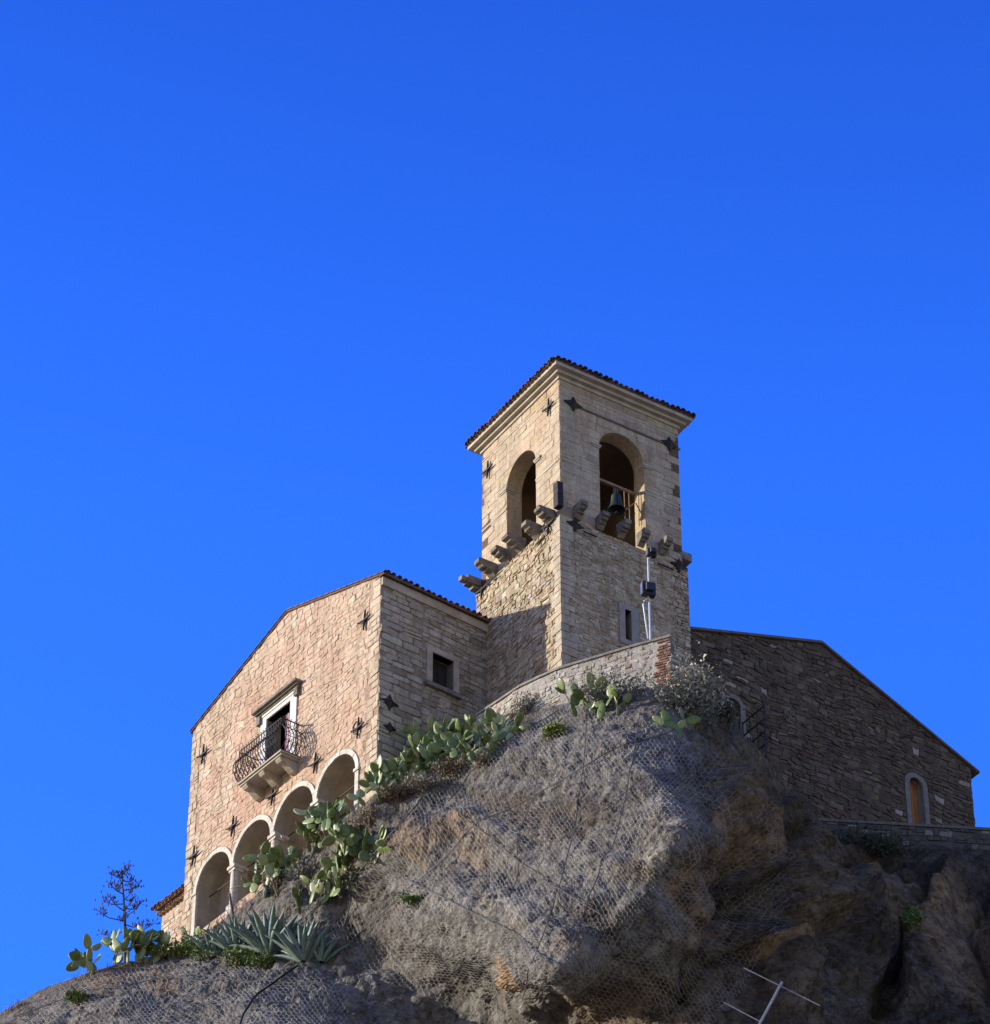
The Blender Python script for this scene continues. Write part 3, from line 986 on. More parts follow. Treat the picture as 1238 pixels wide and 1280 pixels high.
# dark stone ledge on the shaded face
mb = MB()
ua, za = TRi.hit(722, 509); ub, zb2 = TRi.hit(850, 562)
zm = (za + zb2) / 2 - .02
mb.fbox(TRi, ua, bv1 + .05, zm - .03, zm + .035, .02, .06)
mb.build('ledge', M['darktrim'], tower)
for q in ((688, 510, 0), (612, 588, 0)): anchor(TLi, q[0], q[1], tower, .1, .62, q[2])
for q in ((688, 657, 1), (605, 738, 0)): anchor(TL, q[0], q[1], tower, .12, .66, q[2])
for q in ((716, 506), (836, 556)): plate_anchor(TRi, q[0], q[1], tower, .78)
for q in ((718, 657), (848, 708)): plate_anchor(TR, q[0], q[1], tower, .72)
for F, q0, q1 in ((TR, (728, 666), (744, 673)), (TR, (820, 706), (840, 714)), (TL, (673, 682), (684, 671)), (TL, (612, 732), (626, 719))):
    mb = MB(); a = F.hit(*q0); b = F.hit(*q1)
    mb.tube([F.p(*a, .10), F.p(*b, .10)], .03, 5); mb.build('tie_rod', M['iron'], tower)


def corbel(F, px, py, L=.72, s=.17):
    """moulded stone bracket: px, py is its root on the wall"""
    u, z = F.hit(px, py)
    rg = random.Random(int(px))
    mb = MB()
    prof = [(0, -.34), (.10 * L, -.34), (.35 * L, -.20), (.5 * L, -.20), (.55 * L, -.13), (.78 * L, -.13), (.84 * L, -.05), (L, -.03), (L * 1.02, .10), (L * .96, .16), (-.02, .16)]
    L_ = rg.uniform(.82, 1.08); dz_ = rg.uniform(-.04, .04); sk = rg.uniform(-.05, .05)
    J_ = lambda: rg.uniform(-.022, .022)
    A = [mb.vert(F.p(u - s * rg.uniform(.82, 1.08) + sk * a, z + b + dz_ + J_(), a * L_ - .05 + J_())) for a, b in prof]
    B = [mb.vert(F.p(u + s * rg.uniform(.82, 1.08) + sk * a, z + b + dz_ + J_(), a * L_ - .05 + J_())) for a, b in prof]
    mb.face(A); mb.face(B[::-1])
    for k in range(len(prof)):
        k2 = (k + 1) % len(prof); mb.face((A[k], B[k], B[k2], A[k2]))
    mb.build('corbel', M['corbel'], tower)


for q in ((690, 646), (672, 663), (653, 680), (634, 696), (617, 712)): corbel(TL, q[0], q[1])
for q in ((722, 638), (750, 651), (776, 662), (801, 673), (829, 683)): corbel(TR, q[0], q[1], .54, .13)
# spouts at the two far corners
mb = MB()
u, z = TL.hit(598, 735)
mb.fbox(TL, u - .16, u + .16, z - .02, z + .28, -.2, .50); mb.fbox(TL, u - .12, u + .12, z - .17, z - .022, -.2, .28); mb.fbox(TL, u - .10, u + .10, z + .03, z + .2, .502, .72)
mb.build('water_spout', M['corbel'], tower)
mb = MB()
z = TR.hit(861, 695)[1]
o = T0 + rT * (TV - .3) + lT * .1; o = Vector((o.x, o.y, z - .1))
mb.box(o, rT * .56, lT * .34, Vector((0, 0, .32)))
mb.build('water_spout', M['corbel'], tower)
# slit window
mb = MB()
mb.fbox(TR, sf_u0, slit_u0, slit_z0 - .2, sf_z1, -.3, .035); mb.fbox(TR, slit_u1, sf_u1, slit_z0 - .2, sf_z1, -.3, .035)
mb.fbox(TR, slit_u0, slit_u1, slit_z1, sf_z1, -.3, .034); mb.fbox(TR, slit_u0, slit_u1, slit_z0 - .2, slit_z0, -.3, .034)
w_ = mb.build('window', M['greytrim'], tower)
mb = MB(); mb.fbox(TR, slit_u0 - .1, slit_u1 + .1, slit_z0 - .1, slit_z1 + .1, -.55, -.45); mb.build('pane', M['dark'], w_, tower)
w_.parent = tower

# bell with its headstock
bu, bz = TRi.hit(749, 594, -.35); bu2, bz2 = TRi.hit(801, 615, -.35)
zbm = (bz + bz2) / 2
ubell, zrim = TRi.hit(771, 641, -.55)
bc = TRi.p(ubell, zrim, -.55)
bell = thing('bell', bc, 'green bronze bell hanging from a beam in the shaded belfry arch', 'bell')
mb = MB()
BS = .80
prof = [(.02, .84), (.10, .83), (.17, .80), (.205, .74), (.215, .62), (.23, .45), (.26, .28), (.31, .13), (.375, .02), (.385, 0), (.35, 0), (.30, .1), (.24, .28), (.20, .5), (.18, .72), (.01, .76)]
mb.lathe(bc, [(r_ * BS, z_ * BS + .12) for r_, z_ in prof], 24); mb.build('bell_body', M['bell'], bell, smooth=True)
mb = MB(); mb.tube([bc + Vector((0, 0, .7)), bc + Vector((0, 0, .12)), bc + Vector((0, 0, -.02))], [.02, .03, .05], 8); mb.build('clapper', M['iron'], bell)
mb = MB()
for s in (-.06, .0, .06): mb.tube([bc + rT * s + Vector((0, 0, .82)), bc + rT * s * 1.4 + Vector((0, 0, .98)), bc + rT * s + Vector((0, 0, 1.12))], .022, 6)
mb.build('hanger', M['iron'], bell)
mb = MB(); mb.fbox(TRi, ra_l - .1, ra_r + .1, zrim + 1.08, zrim + 1.17, -.60, -.50); mb.build('headstock', M['wood'], bell)
mb = MB()
for s in (.33, .52):
    mb.tube([bc + rT * s + Vector((0, 0, 1.1)), bc + rT * (s + .02) + Vector((0, 0, -.25))], .018, 5)
mb.tube([bc + rT * .33 + Vector((0, 0, .25)), bc + rT * .75 + Vector((0, 0, .75))], .025, 5)
mb.build('bracket', M['wood'], bell)

# narrow dark box fixed on the tower's corner
u, z = TL.hit(698, 637); z1 = TL.hit(698, 606)[1]
mb = MB()
for k in range(4):
    zz = z + (z1 - z) * k / 4
    mb.box(Vector((T0.x, T0.y, zz)) - rT * .16 - lT * .12 + lT * (.01 * (k % 2)), rT * .22, lT * .26, Vector((0, 0, (z1 - z) / 4 - .012)))
o = mb.build('column_speaker', M['darkwood']); tag(o, 'narrow dark upright box fixed on the tower edge above the corbels', 'loudspeaker')
o.location = (0, 0, 0)

# ================================================================== HOUSE
hz = HF.hit(460, 1004)[1]
house = thing('stone_house', HC + Vector((0, 0, hz)), 'pinkish stone house with gabled front, balcony and white arcade', 'house')
zsl = HF.hit(240, 916)[1]; uL = HF.hit(234, 1050)[0]
uRidge, zRidge = HF.hit(360, 766)
zsr = HF.hit(477, 720)[1]
print('INFO house', 'uL', uL, 'ridge', uRidge, zRidge, 'eaves', zsl, zsr, 'floor', hz)
ze = (zsl + zsr) / 2
uRidge = uL / 2 + (uRidge - uL / 2) * .7
zbot = hz - 1.6
outl = [(0.006, zbot), (uL, zbot), (uL, zsl), (uRidge, zRidge), (0.006, zsr)]
# arcade
caps = [(246.5, 1112), (291, 1078), (341.5, 1040), (395, 1000), (446, 953)]
cu = [HF.hit(*q) for q in caps]
print('INFO caps', [(round(a, 2), round(b, 2)) for a, b in cu], 'crowns', [tuple(round(x, 2) for x in HF.hit(*q)) for q in ((277.7, 1061.5), (332, 1022.7), (381.5, 982.7), (435.8, 941))])
zsp = sum(b for a, b in cu[1:4]) / 3
crz = [HF.hit(*q)[1] for q in ((274, 1061.5), (328, 1022.7), (379, 982.7), (431, 941))]
arches = []
for k in range(4):
    a, b = cu[k + 1][0], cu[k][0]
    hw = .10
    arches.append((a + (hw if k < 3 else .0), b - (hw if k > 0 else 0)))
zcr = sum(crz) / 4
rad = sum((b - a) / 2 for a, b in arches) / 4
zsp = zcr - rad
print('INFO arch', arches, 'zsp', zsp, 'rad', rad)
d_u0, d_z1 = HF.hit(365, 876); d_u1 = HF.hit(335, 897)[0]
bs_u1, bs_z = HF.hit(301 + 21, 978 + 8.5); bs_u0 = HF.hit(376, 951)[0]
dz0 = HF.hit(376, 951)[1]
dz0 = (dz0 + bs_z) / 2
print('INFO door', d_u0, d_u1, d_z1, 'slab', bs_u0, bs_u1, dz0)
doorh = rect(d_u0, d_u1, dz0 + .02, d_z1)
fu0, fz1 = HF.hit(373, 864.5); fu1 = HF.hit(328, 895)[0]
frame_h = rect(fu0, fu1, dz0 - .05, fz1 + .06)
holes = [arch_poly(a, b, hz, zsp) for a, b in arches]
mb = MB()
pk = (.40, .285, .20)
mb.slab(HF, outl, holes + [doorh], -.55, 0, 0, pk, 2)


def c_fac(u, z, rg):
    n = noise.noise(Vector((u * .35, z * .30, 7))) + .35 * noise.noise(Vector((u * 1.1, z * 1.1, 2)))
    edge = min(u, uL - u)
    t = .55 + n * 1.0 - max(0, (z - (zRidge - 3.2))) * .10
    c = lerp3((.56, .46, .335), (.545, .365, .265), t)
    if rg.random() < .03: c = (.58, .51, .40)
    if edge < .7: c = lerp3(c, (.54, .46, .34), .8)
    return vary(c, rg, .07, .03)


big_holes = [arch_poly(a - .2, b + .2, hz, zsp) for a, b in arches] + [frame_h]
outs = [(0, zbot), (uL, zbot), (uL, zsl), (uRidge, zRidge), (0, zsr)]
inner = [(.62, zbot), (uL - .5, zbot), (uL - .5, zsl + .4), (uRidge, zRidge), (.62, zsr + .2)]
stones(mb, HF, inner, big_holes, c_fac, (.13, .28), (.18, .46), .010, (.003, .019), .034, .15, 1, 41, .035, .14, .8)
stones(mb, HF, [(0, zbot), (.62, zbot), (.62, zsr + .2), (0, zsr)], [], c_fac, (.22, .30), (.3, .62), .010, (.012, .035), .008, .02, 1, 42, .03, .05)
stones(mb, HF, [(uL - .5, zbot), (uL, zbot), (uL, zsl), (uL - .5, zsl + .4)], [], c_fac, (.22, .32), (.25, .5), .010, (.012, .035), .010, .02, 1, 43, .03, .05)
mb.build('front_wall', [M['facade_mortar'], M['facade'], M['vault']], house)
# side wall
zsv = zsr - .02
sw_u0, sw_z1 = HS.hit(540, 815); sw_u1 = HS.hit(566.5, 828)[0]; sw_z0 = HS.hit(540, 856)[1]
sz1b = HS.hit(566.5, 828)[1]
sw_z1 = (sw_z1 + sz1b) / 2
swh = rect(sw_u0, sw_u1, sw_z0, sw_z1)
fr = .22
mb = MB()
mb.slab(HS, rect(.006, HL + .2, zbot, zsv), [swh], -.5, 0, 0, (.30, .255, .19), None)


def c_side(u, z, rg):
    c = (.42, .37, .29)
    if rg.random() < .2: c = (.50, .46, .38)
    if rg.random() < .15: c = (.33, .28, .20)
    return vary(c, rg, .13, .04)


stones(mb, HS, rect(0, 1.7, zbot, zsv - .35), [], c_side, (.20, .30), (.45, .95), .016, (.02, .05), .012, .03, 1, 51, .04, .08)
stones(mb, HS, rect(1.7, HL, zbot, zsv - .35), [rect(sw_u0 - fr, sw_u1 + fr, sw_z0 - .1, sw_z1 + fr)], c_side, (.16, .27), (.25, .6), .013, (.012, .04), .02, .06, 1, 52, .04, .15)
# hidden walls at the back
HB = Frame(HC + rH * (HL + .2), lH, rH)
mb.slab(HB, [(0.55, zbot), (uL, zbot), (uL, zsl), (uRidge, zRidge), (0.55, zsr)], [], -.4, 0, 0, (.3, .25, .2))
HLs = Frame(HC + lH * uL, rH, lH)
mb.slab(HLs, rect(.006, HL, zbot, zsl), [], -.4, -.006, 0, (.42, .34, .25))
mb.build('side_wall', [M['mortar'], M['rubble']], house)
mb = MB()
mb.fbox(HS, sw_u0 - fr, sw_u0, sw_z0 - .05, sw_z1 + fr, -.25, .06); mb.fbox(HS, sw_u1, sw_u1 + fr, sw_z0 - .05, sw_z1 + fr, -.25, .06)
mb.fbox(HS, sw_u0, sw_u1, sw_z1, sw_z1 + fr, -.25, .058)
w_ = mb.build('window', M['cornice'], house)
mb = MB(); mb.fbox(HS, sw_u0 - fr - .08, sw_u1 + fr + .05, sw_z0 - .16, sw_z0 - .002, -.25, .16); mb.build('sill', M['corbel'], w_, house)
mb = MB(); mb.fbox(HS, sw_u0, sw_u1, sw_z0, sw_z1, -.40, -.34, 0)
for k in (0, .5): mb.fbox(HS, sw_u0 + (sw_u1 - sw_u0) * k + .04, sw_u0 + (sw_u1 - sw_u0) * (k + .5) - .04, sw_z0 + .05, sw_z1 - .05, -.339, -.315, 0)
mb.build('shutter', M['darkwood'], w_, house)
# plaster frieze and tile cornice under the side eave
mb = MB(); mb.fbox(HS, 0.0, HL, zsv - .36, zsv - .02, -.1, .09, 0, (.45, .36, .27)); mb.build('eave_frieze', M['cornice'], house)
# roof
mb = MB()
back_v = rH * (HL + .1)
dR = Vector((0, 0, zRidge)) + lH * uRidge; dS = Vector((0, 0, zsr))
for (ue, zz, ov) in ((0.0, zsr, -.22), (uL, zsl, .12)):
    slope = (zRidge - zz) / (uRidge - ue)
    e0 = HC + lH * (ue + ov) + Vector((0, 0, zz + slope * ov)) - rH * .05
    r0 = HC + lH * uRidge + Vector((0, 0, zRidge)) - rH * .05
    th = Vector((0, 0, .07))
    up_ = Vector((0, 0, .012))
    mb.box(e0 + up_, r0 - e0, back_v, th, 0, (.16, .10, .075))
    # verge tiles along the gable edge
    d = (r0 - e0); L = d.length; d.normalize()
    side = rH; up = side.cross(d)
    if up.z < 0: up = -up
    nk = int(L / .36)
    rg = random.Random(int(ue * 10) + 3)
    for k in range(nk):
        half_tile(mb, e0 + d * (k * L / nk) + side * .05 + up * .08, d, side, up, .088, .07, L / nk * 1.12, vary((.13, .085, .065) if ue > 1 else (.22, .13, .09), rg, .3, .1))
    if ue == 0.0:
        tiles_slope(mb, e0 + side * .14 + up * .08, side, HL - .1, d, up, 3, 77, 0, .23, .46, .36, (.28, .14, .085))
        # second tile course corbelled out below
        e1 = HC - lH * .08 + Vector((0, 0, zsr - .07)) + rH * .02
        tiles_slope(mb, e1, side, HL - .05, (lH + Vector((0, 0, .05))).normalized(), Vector((0, 0, 1)), 1, 78, 0, .23, .4, .36, (.36, .2, .12))
mb.build('roof', M['tile'], house)
PC = (.60, .565, .49)
# archivolts and columns
for k, (a, b) in enumerate(arches):
    mb = MB()
    rgv = random.Random(k); NV = 11
    for q in range(NV): band_piece(mb, HF, a, b, zsp, .165 + rgv.uniform(-.006, .006), -.05, .05 + rgv.uniform(-.006, .008), math.pi * q / NV + .003, math.pi * (q + 1) / NV - .003, vary((.62, .585, .51), rgv, .07, .02))
    mb.build('arch', M['plaster'], house)
for k in range(5):
    u = cu[k][0]
    mb = MB()
    if k in (0, 4):
        s = 1 if k == 4 else -1
        a, b = (arches[3][0] - .17, arches[3][0] + .02) if k == 4 else (arches[0][1] - .02, arches[0][1] + .17)
        mb.fbox(HF, a, b, hz - .5, zsp - .04, -.03, .05, 0, PC)
        mb.fbox(HF, a - .04, b + .04, zsp - .08, zsp + .03, -.03, .09, 0, PC)
    else:
        n = 12
        for (r0, r1, z0, z1) in ((.155, .135, hz - .3, zsp - .22),):
            c0 = HF.p(u, 0, -.11)
            mb.tube([Vector((c0.x, c0.y, z0)), Vector((c0.x, c0.y, z1))], [r0, r1], 14, 0, PC)
        mb.fbox(HF, u - .17, u + .17, zsp - .22, zsp - .12, -.34, .03, 0, PC)
        mb.fbox(HF, u - .21, u + .21, zsp - .118, zsp + .0, -.5, .075, 0, PC)
        mb.fbox(HF, u - .20, u + .20, hz - .35, hz + .1, -.36, .05, 0, PC)
    mb.build('column', M['plaster'], house)
# loggia: vaults, back wall and floor behind the arches
mb = MB()
dep = 2.6
for (a, b) in arches:
    r = (b - a) / 2 + .03; c = (a + b) / 2; n = 16
    P = [(c + r * math.cos(math.pi * k / n), zsp + r * math.sin(math.pi * k / n)) for k in range(n + 1)]
    A = [mb.vert(HF.p(q[0], q[1], -.552)) for q in P]; B = [mb.vert(HF.p(q[0], q[1], -dep)) for q in P]
    for k in range(n): mb.face((A[k], B[k], B[k + 1], A[k + 1]))
for u in [cu[k][0] for k in (1, 2, 3)]:
    mb.fbox(HF, u - .14, u + .14, zsp - .02, zsp + .12, -dep, -.553)
mb.fbox(HF, arches[3][0] - .35, arches[3][0] - .04, hz - .5, zsp + .3, -dep, -.553)
mb.fbox(HF, arches[0][1] + .04, arches[0][1] + .35, hz - .5, zsp + .3, -dep, -.553)
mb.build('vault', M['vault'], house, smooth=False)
mb = MB()
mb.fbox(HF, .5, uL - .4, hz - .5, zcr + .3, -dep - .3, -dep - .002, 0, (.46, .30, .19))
Fb = Frame(HF.O + HF.n * (-dep), HF.a, HF.n)
rgb_ = random.Random(4)
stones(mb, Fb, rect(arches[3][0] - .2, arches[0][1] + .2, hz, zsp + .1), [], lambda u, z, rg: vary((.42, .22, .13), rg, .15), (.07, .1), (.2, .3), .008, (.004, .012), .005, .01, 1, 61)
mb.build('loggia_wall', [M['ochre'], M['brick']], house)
mb = MB(); mb.fbox(HF, .5, uL - .4, hz - .4, hz - .01, -dep, -.3); mb.build('loggia_floor', M['greytrim'], house)
for (a, b) in arches:
    mb = MB(); mb.tube([HF.p(a, zsp + .05, -.5), HF.p(b, zsp + .05, -.5)], .022, 5); mb.build('tie_rod', M['iron'], house)
# anchors
for q in ((256, 944), (458, 776), (396, 955), (343, 995), (293, 1034), (244, 1071)): anchor(HF, q[0], q[1], house, .12, .66)
anchor(HF, 450, 911, house, .1, .66, True)
for q in ((486, 879),): plate_anchor(HS, q[0], q[1], house, .75)
plate_anchor(HS, 486, 911, house, .55)
# balcony door
mb = MB()
mb.fbox(HF, fu0, d_u0, dz0, fz1, -.3, .06); mb.fbox(HF, d_u1, fu1, dz0, fz1, -.3, .06); mb.fbox(HF, d_u0, d_u1, d_z1, fz1, -.3, .058)
mb.fbox(HF, fu0 - .03, fu1 + .03, fz1, fz1 + .10, -.1, .085)
dr = mb.build('balcony_door', M['marble'], house)
mb = MB()
cz_ = fz1 + .10
for a, b, e in ((.002, .07, .12), (.07, .13, .2), (.13, .22, .30)):
    mb.fbox(HF, fu0 - .08 - e * .5, fu1 + .08 + e * .5, cz_ + a, cz_ + b, -.05, e)
mb.fbox(HF, fu0 - .14, fu0 + .06, cz_ - .32, cz_ + .0, .0, .15); mb.fbox(HF, fu1 - .06, fu1 + .14, cz_ - .32, cz_ + .0, .0, .15)
mb.build('hood', M['corbel'], dr, house)
mb = MB(); mb.fbox(HF, d_u0 - .2, d_u1 + .2, dz0, d_z1 + .2, -.95, -.9); mb.build('dark_room', M['dark'], dr, house)
mb = MB()
um = (d_u0 + d_u1) / 2
mb.fbox(HF, d_u0 + .005, d_u0 + .08, dz0 + .03, d_z1 - .25, -.3, -.02)
mb.build('shutter', M['sheet'], dr, house)
mb = MB()
pts = []
for k in range(9):
    u = d_u0 + .09 + k * .035
    pts.append((u, -.06 + .03 * math.sin(k * 1.7)))
for (a, wa), (b, wb) in zip(pts, pts[1:]):
    mb.poly([HF.p(a, dz0 + .05, wa), HF.p(b, dz0 + .05, wb), HF.p(b, d_z1 - .35, wb), HF.p(a, d_z1 - .35, wa)])
mb.build('curtain', M['curtain'], dr, house)
# balcony
bdep = .80
mb = MB()
su0, su1 = bs_u0, bs_u1
mb.fbox(HF, su0, su1, dz0 - .06, dz0, -.1, bdep); mb.fbox(HF, su0 + .05, su1 - .05, dz0 - .13, dz0 - .072, -.1, bdep - .06)
bal = mb.build('balcony', M['cornice'], house)
for k in range(3):
    u = su0 + .28 + (su1 - su0 - .56) * k / 2
    mb = MB(); s = .13
    prof = [(-.05, -.13), (bdep * .86, -.13), (bdep * .9, -.21), (bdep * .8, -.29), (bdep * .62, -.28), (bdep * .5, -.34), (bdep * .36, -.42), (bdep * .2, -.50), (-.05, -.52)]
    A = [mb.vert(HF.p(u - s, dz0 + b - .003, a)) for a, b in prof]; B = [mb.vert(HF.p(u + s, dz0 + b - .003, a)) for a, b in prof]
    mb.face(A); mb.face(B[::-1])
    for i in range(len(prof)): i2 = (i + 1) % len(prof); mb.face((A[i], B[i], B[i2], A[i2]))
    mb.build('bracket', M['cornice'], bal, house)
mb = MB()
H_ = 1.22


def belly(t):  # outward bulge at height fraction t
    return .30 * math.sin(math.pi * min(1, t * 1.25)) * (1 - t) ** .35 + .04 * t


edges = [((su0 + .03, .0), (su0 + .03, bdep - .04), (-1, 0)), ((su0 + .03, bdep - .04), (su1 - .03, bdep - .04), (0, 1)), ((su1 - .03, bdep - .04), (su1 - .03, 0), (1, 0))]
for (a, b, nn) in edges:
    L = math.hypot(b[0] - a[0], b[1] - a[1]); n = max(2, int(L / .135))
    for k in range(n + 1):
        t0 = k / n
        u = a[0] + (b[0] - a[0]) * t0; w = a[1] + (b[1] - a[1]) * t0
        pts = []
        for i in range(11):
            t = i / 10
            q = belly(t)
            pts.append(HF.p(u + nn[0] * q, dz0 + .04 + t * H_, w + nn[1] * q))
        mb.tube(pts, .018, 5)
        # curled ornament on the top rail
        c0 = (u + nn[0] * .06, w + nn[1] * .06)
        mb.tube([HF.p(u + nn[0] * (.04 + .05 * math.sin(x)), dz0 + H_ + .04 + .07 * (x / 3), w + nn[1] * (.04 + .05 * math.sin(x))) for x in (0, .8, 1.6, 2.4, 3.2)], .011, 4)
    for t, r in ((0.0, .02), (.36, .012), (.74, .014), (1.0, .024)):
        q = belly(t)
        pa = HF.p(a[0] + nn[0] * q, dz0 + .04 + t * H_, a[1] + nn[1] * q); pb = HF.p(b[0] + nn[0] * q, dz0 + .04 + t * H_, b[1] + nn[1] * q)
        mb.tube([pa, (pa + pb) / 2, pb], r, 5)
    # scrolls between the bars
    for k in range(n):
        t0 = (k + .5) / n
        u = a[0] + (b[0] - a[0]) * t0; w = a[1] + (b[1] - a[1]) * t0
        for zc_, rr in ((.82, .05), (.55, .055), (.2, .05)):
            q = belly(zc_) + .01
            along = ((b[0] - a[0]) / L, (b[1] - a[1]) / L)
            mb.tube([HF.p(u + nn[0] * q + along[0] * rr * math.cos(x), dz0 + .04 + zc_ * H_ + rr * 1.4 * math.sin(x), w + nn[1] * q + along[1] * rr * math.cos(x)) for x in np.linspace(0, 5.4, 9)], .009, 4)
mb.build('railing', M['iron'], bal, house)

# ================================================================== OUTBUILDING at the left
OF = Frame(HC + lH * uL + rH * .9, lH, -rH)
ou, oz = OF.hit(196, 1146); oz0 = OF.hit(200, 1185)[1]
outb = thing('outbuilding', OF.p(0, oz0 - .4), 'low outbuilding with clay tile eaves at the left end of the house', 'outbuilding')
mb = MB()
uo = OF.hit(202, 1160)[0]
mb.fbox(OF, -2.0, uo, oz0 - 1.2, oz - .12, -3, 0, 0, (.46, .36, .27))
stones(mb, OF, rect(-.5, uo, oz0 - 1.0, oz - .35), [], lambda u, z, rg: vary((.50, .36, .27) if rg.random() < .6 else (.55, .47, .37), rg, .12), (.14, .22), (.22, .5), .012, (.01, .03), .02, .04, 1, 71)
mb.build('wall', [M['facade_mortar'], M['facade']], outb)
mb = MB()
d = (rH + Vector((0, 0, .33))).normalized(); up = Vector((-rH.x * .33, -rH.y * .33, 1)).normalized()
p0 = OF.p(uo + .12, oz + .04, .34)
tiles_slope(mb, p0, -lH, uo + 2, d, up, 4, 91, 0, .2, .42, .34, (.25, .135, .095))
p1 = OF.p(uo + .04, oz - .12, .16)
tiles_slope(mb, p1, -lH, uo + 2, rH, Vector((0, 0, 1)), 1, 92, 0, .2, .35, .3, (.36, .235, .16))
mb.box(OF.p(uo + .1, oz + .0, .26), -lH * (uo + 2), rH * 2.6 + Vector((0, 0, .8)), Vector((0, 0, .05)), 0, (.25, .15, .1))
mb.build('roof', M['tile'], outb)

# ================================================================== CHURCH
cz0 = 70.5
cu1 = CF.hit(1216.5, 1000)[0]
crU, crZ = CF.hit(1026, 806)
ceZ = CF.hit(1216, 962)[1]
clZ = CF.hit(866, 789)[1]
clU = CF.hit(866, 789)[0]
# continue the left slope behind the tower
slp = (crZ - clZ) / (crU - clU)
print('INFO church', cu1, crU, crZ, ceZ, 'left', clU, clZ, slp)
c_out = [(0.0, cz0), (cu1, cz0), (cu1, ceZ), (crU, crZ), (0.0, crZ - slp * crU)]
church = thing('church', CF.p(cu1 / 2, cz0), 'dark rubble church gable wall right of the tower with arched doorways', 'church')
dl_u0, _ = CF.hit(907, 890); dl_u1, _ = CF.hit(925, 895); dlz = CF.hit(915.6, 874.5)[1]
dr_u0 = CF.hit(1137.4, 1000)[0]; dr_u1 = CF.hit(1153.8, 1000)[0]; drz = CF.hit(1144.5, 974)[1]; drz0 = CF.hit(1145, 1030)[1] - .6
dl = arch_poly(dl_u0, dl_u1, dlz - 2.3, dlz - (dl_u1 - dl_u0) / 2)
drr = arch_poly(dr_u0, dr_u1, drz0, drz - (dr_u1 - dr_u0) / 2)
bw = .21


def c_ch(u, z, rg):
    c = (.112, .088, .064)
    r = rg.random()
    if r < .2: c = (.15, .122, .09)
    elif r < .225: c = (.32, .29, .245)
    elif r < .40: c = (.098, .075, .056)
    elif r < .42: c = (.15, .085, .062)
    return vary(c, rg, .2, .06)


mb = MB()
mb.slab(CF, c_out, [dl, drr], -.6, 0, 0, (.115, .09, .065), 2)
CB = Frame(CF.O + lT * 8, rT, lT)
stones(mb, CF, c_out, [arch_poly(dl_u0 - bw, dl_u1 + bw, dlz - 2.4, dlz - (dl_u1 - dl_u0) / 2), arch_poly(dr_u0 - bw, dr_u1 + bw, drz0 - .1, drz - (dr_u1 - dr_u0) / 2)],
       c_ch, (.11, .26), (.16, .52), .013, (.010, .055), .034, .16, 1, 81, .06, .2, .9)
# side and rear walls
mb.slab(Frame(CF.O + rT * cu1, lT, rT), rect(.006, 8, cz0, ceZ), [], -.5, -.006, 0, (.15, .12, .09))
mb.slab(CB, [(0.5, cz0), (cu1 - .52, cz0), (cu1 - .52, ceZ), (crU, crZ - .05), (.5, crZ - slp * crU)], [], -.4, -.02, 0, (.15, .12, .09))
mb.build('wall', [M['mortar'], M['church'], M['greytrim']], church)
mb = MB()
for (ua, za, ub, zb_) in ((-.1, crZ - slp * (crU + .1), crU, crZ), (cu1 + .32, ceZ - (crZ - ceZ) / (cu1 - crU) * .32, crU, crZ)):
    a = CF.p(ua, za + .012, .12); b = CF.p(ub, zb_ + .012, .12)
    mb.box(a, b - a, lT * 8.2, Vector((0, 0, .09)), 0, (.16, .13, .11))
    mb.box(a + Vector((0, 0, .092)) - CF.n * .08, b - a, lT * 8.0, Vector((0, 0, .06)), 0, (.2, .12, .08))
mb.build('roof', M['tile'], church)
for (a, b, z0, zt_, nm) in ((dl_u0, dl_u1, dlz - 2.3, dlz, 'g'), (dr_u0, dr_u1, drz0, drz, 'd')):
    mb = MB()
    band_arch(mb, CF, a, b, z0, zt_ - (b - a) / 2, bw * .92, -.1, .075, 0, (1, 1, 1), 14)
    ds = mb.build('door_surround', M['darktrim'], church)
    if nm == 'd':
        mb = MB(); mb.fbox(CF, a, b, z0, zt_ - .02, -.34, -.28)
        for k in range(4): mb.fbox(CF, a + (b - a) * k / 4 + .01, a + (b - a) * (k + 1) / 4 - .01, z0, zt_ - .03, -.279, -.26)
        mb.build('door', M['doorwood'], church)
    else:
        mb = MB(); mb.fbox(CF, a - .1, b + .1, z0, zt_ + .1, -.58, -.5); mb.build('door', M['dark'], church)

# iron gate by the arched door
gu, gz = CF.hit(927, 906)
gate = thing('iron_gate', CF.p(gu, gz - 2.0, .5), 'rusty iron railing gate beside the small arched church doorway', 'gate')


def gpt(t, z): return CF.p(gu, z, .06 + 1.2 * t)


for t in (0, 1):
    mb = MB(); mb.tube([gpt(t, gz - 2.4), gpt(t, gz + .06)], .04, 6); mb.build('post', M['iron'], gate)
mb = MB()
for z in (.0, .5, 1.0, 1.5, 1.95): mb.tube([gpt(0, gz - z), gpt(1, gz - z)], .028, 5)
for k in range(1, 3): mb.tube([gpt(k / 3, gz - 2.0), gpt(k / 3, gz)], .018, 5)
mb.build('rails', M['iron'], gate)

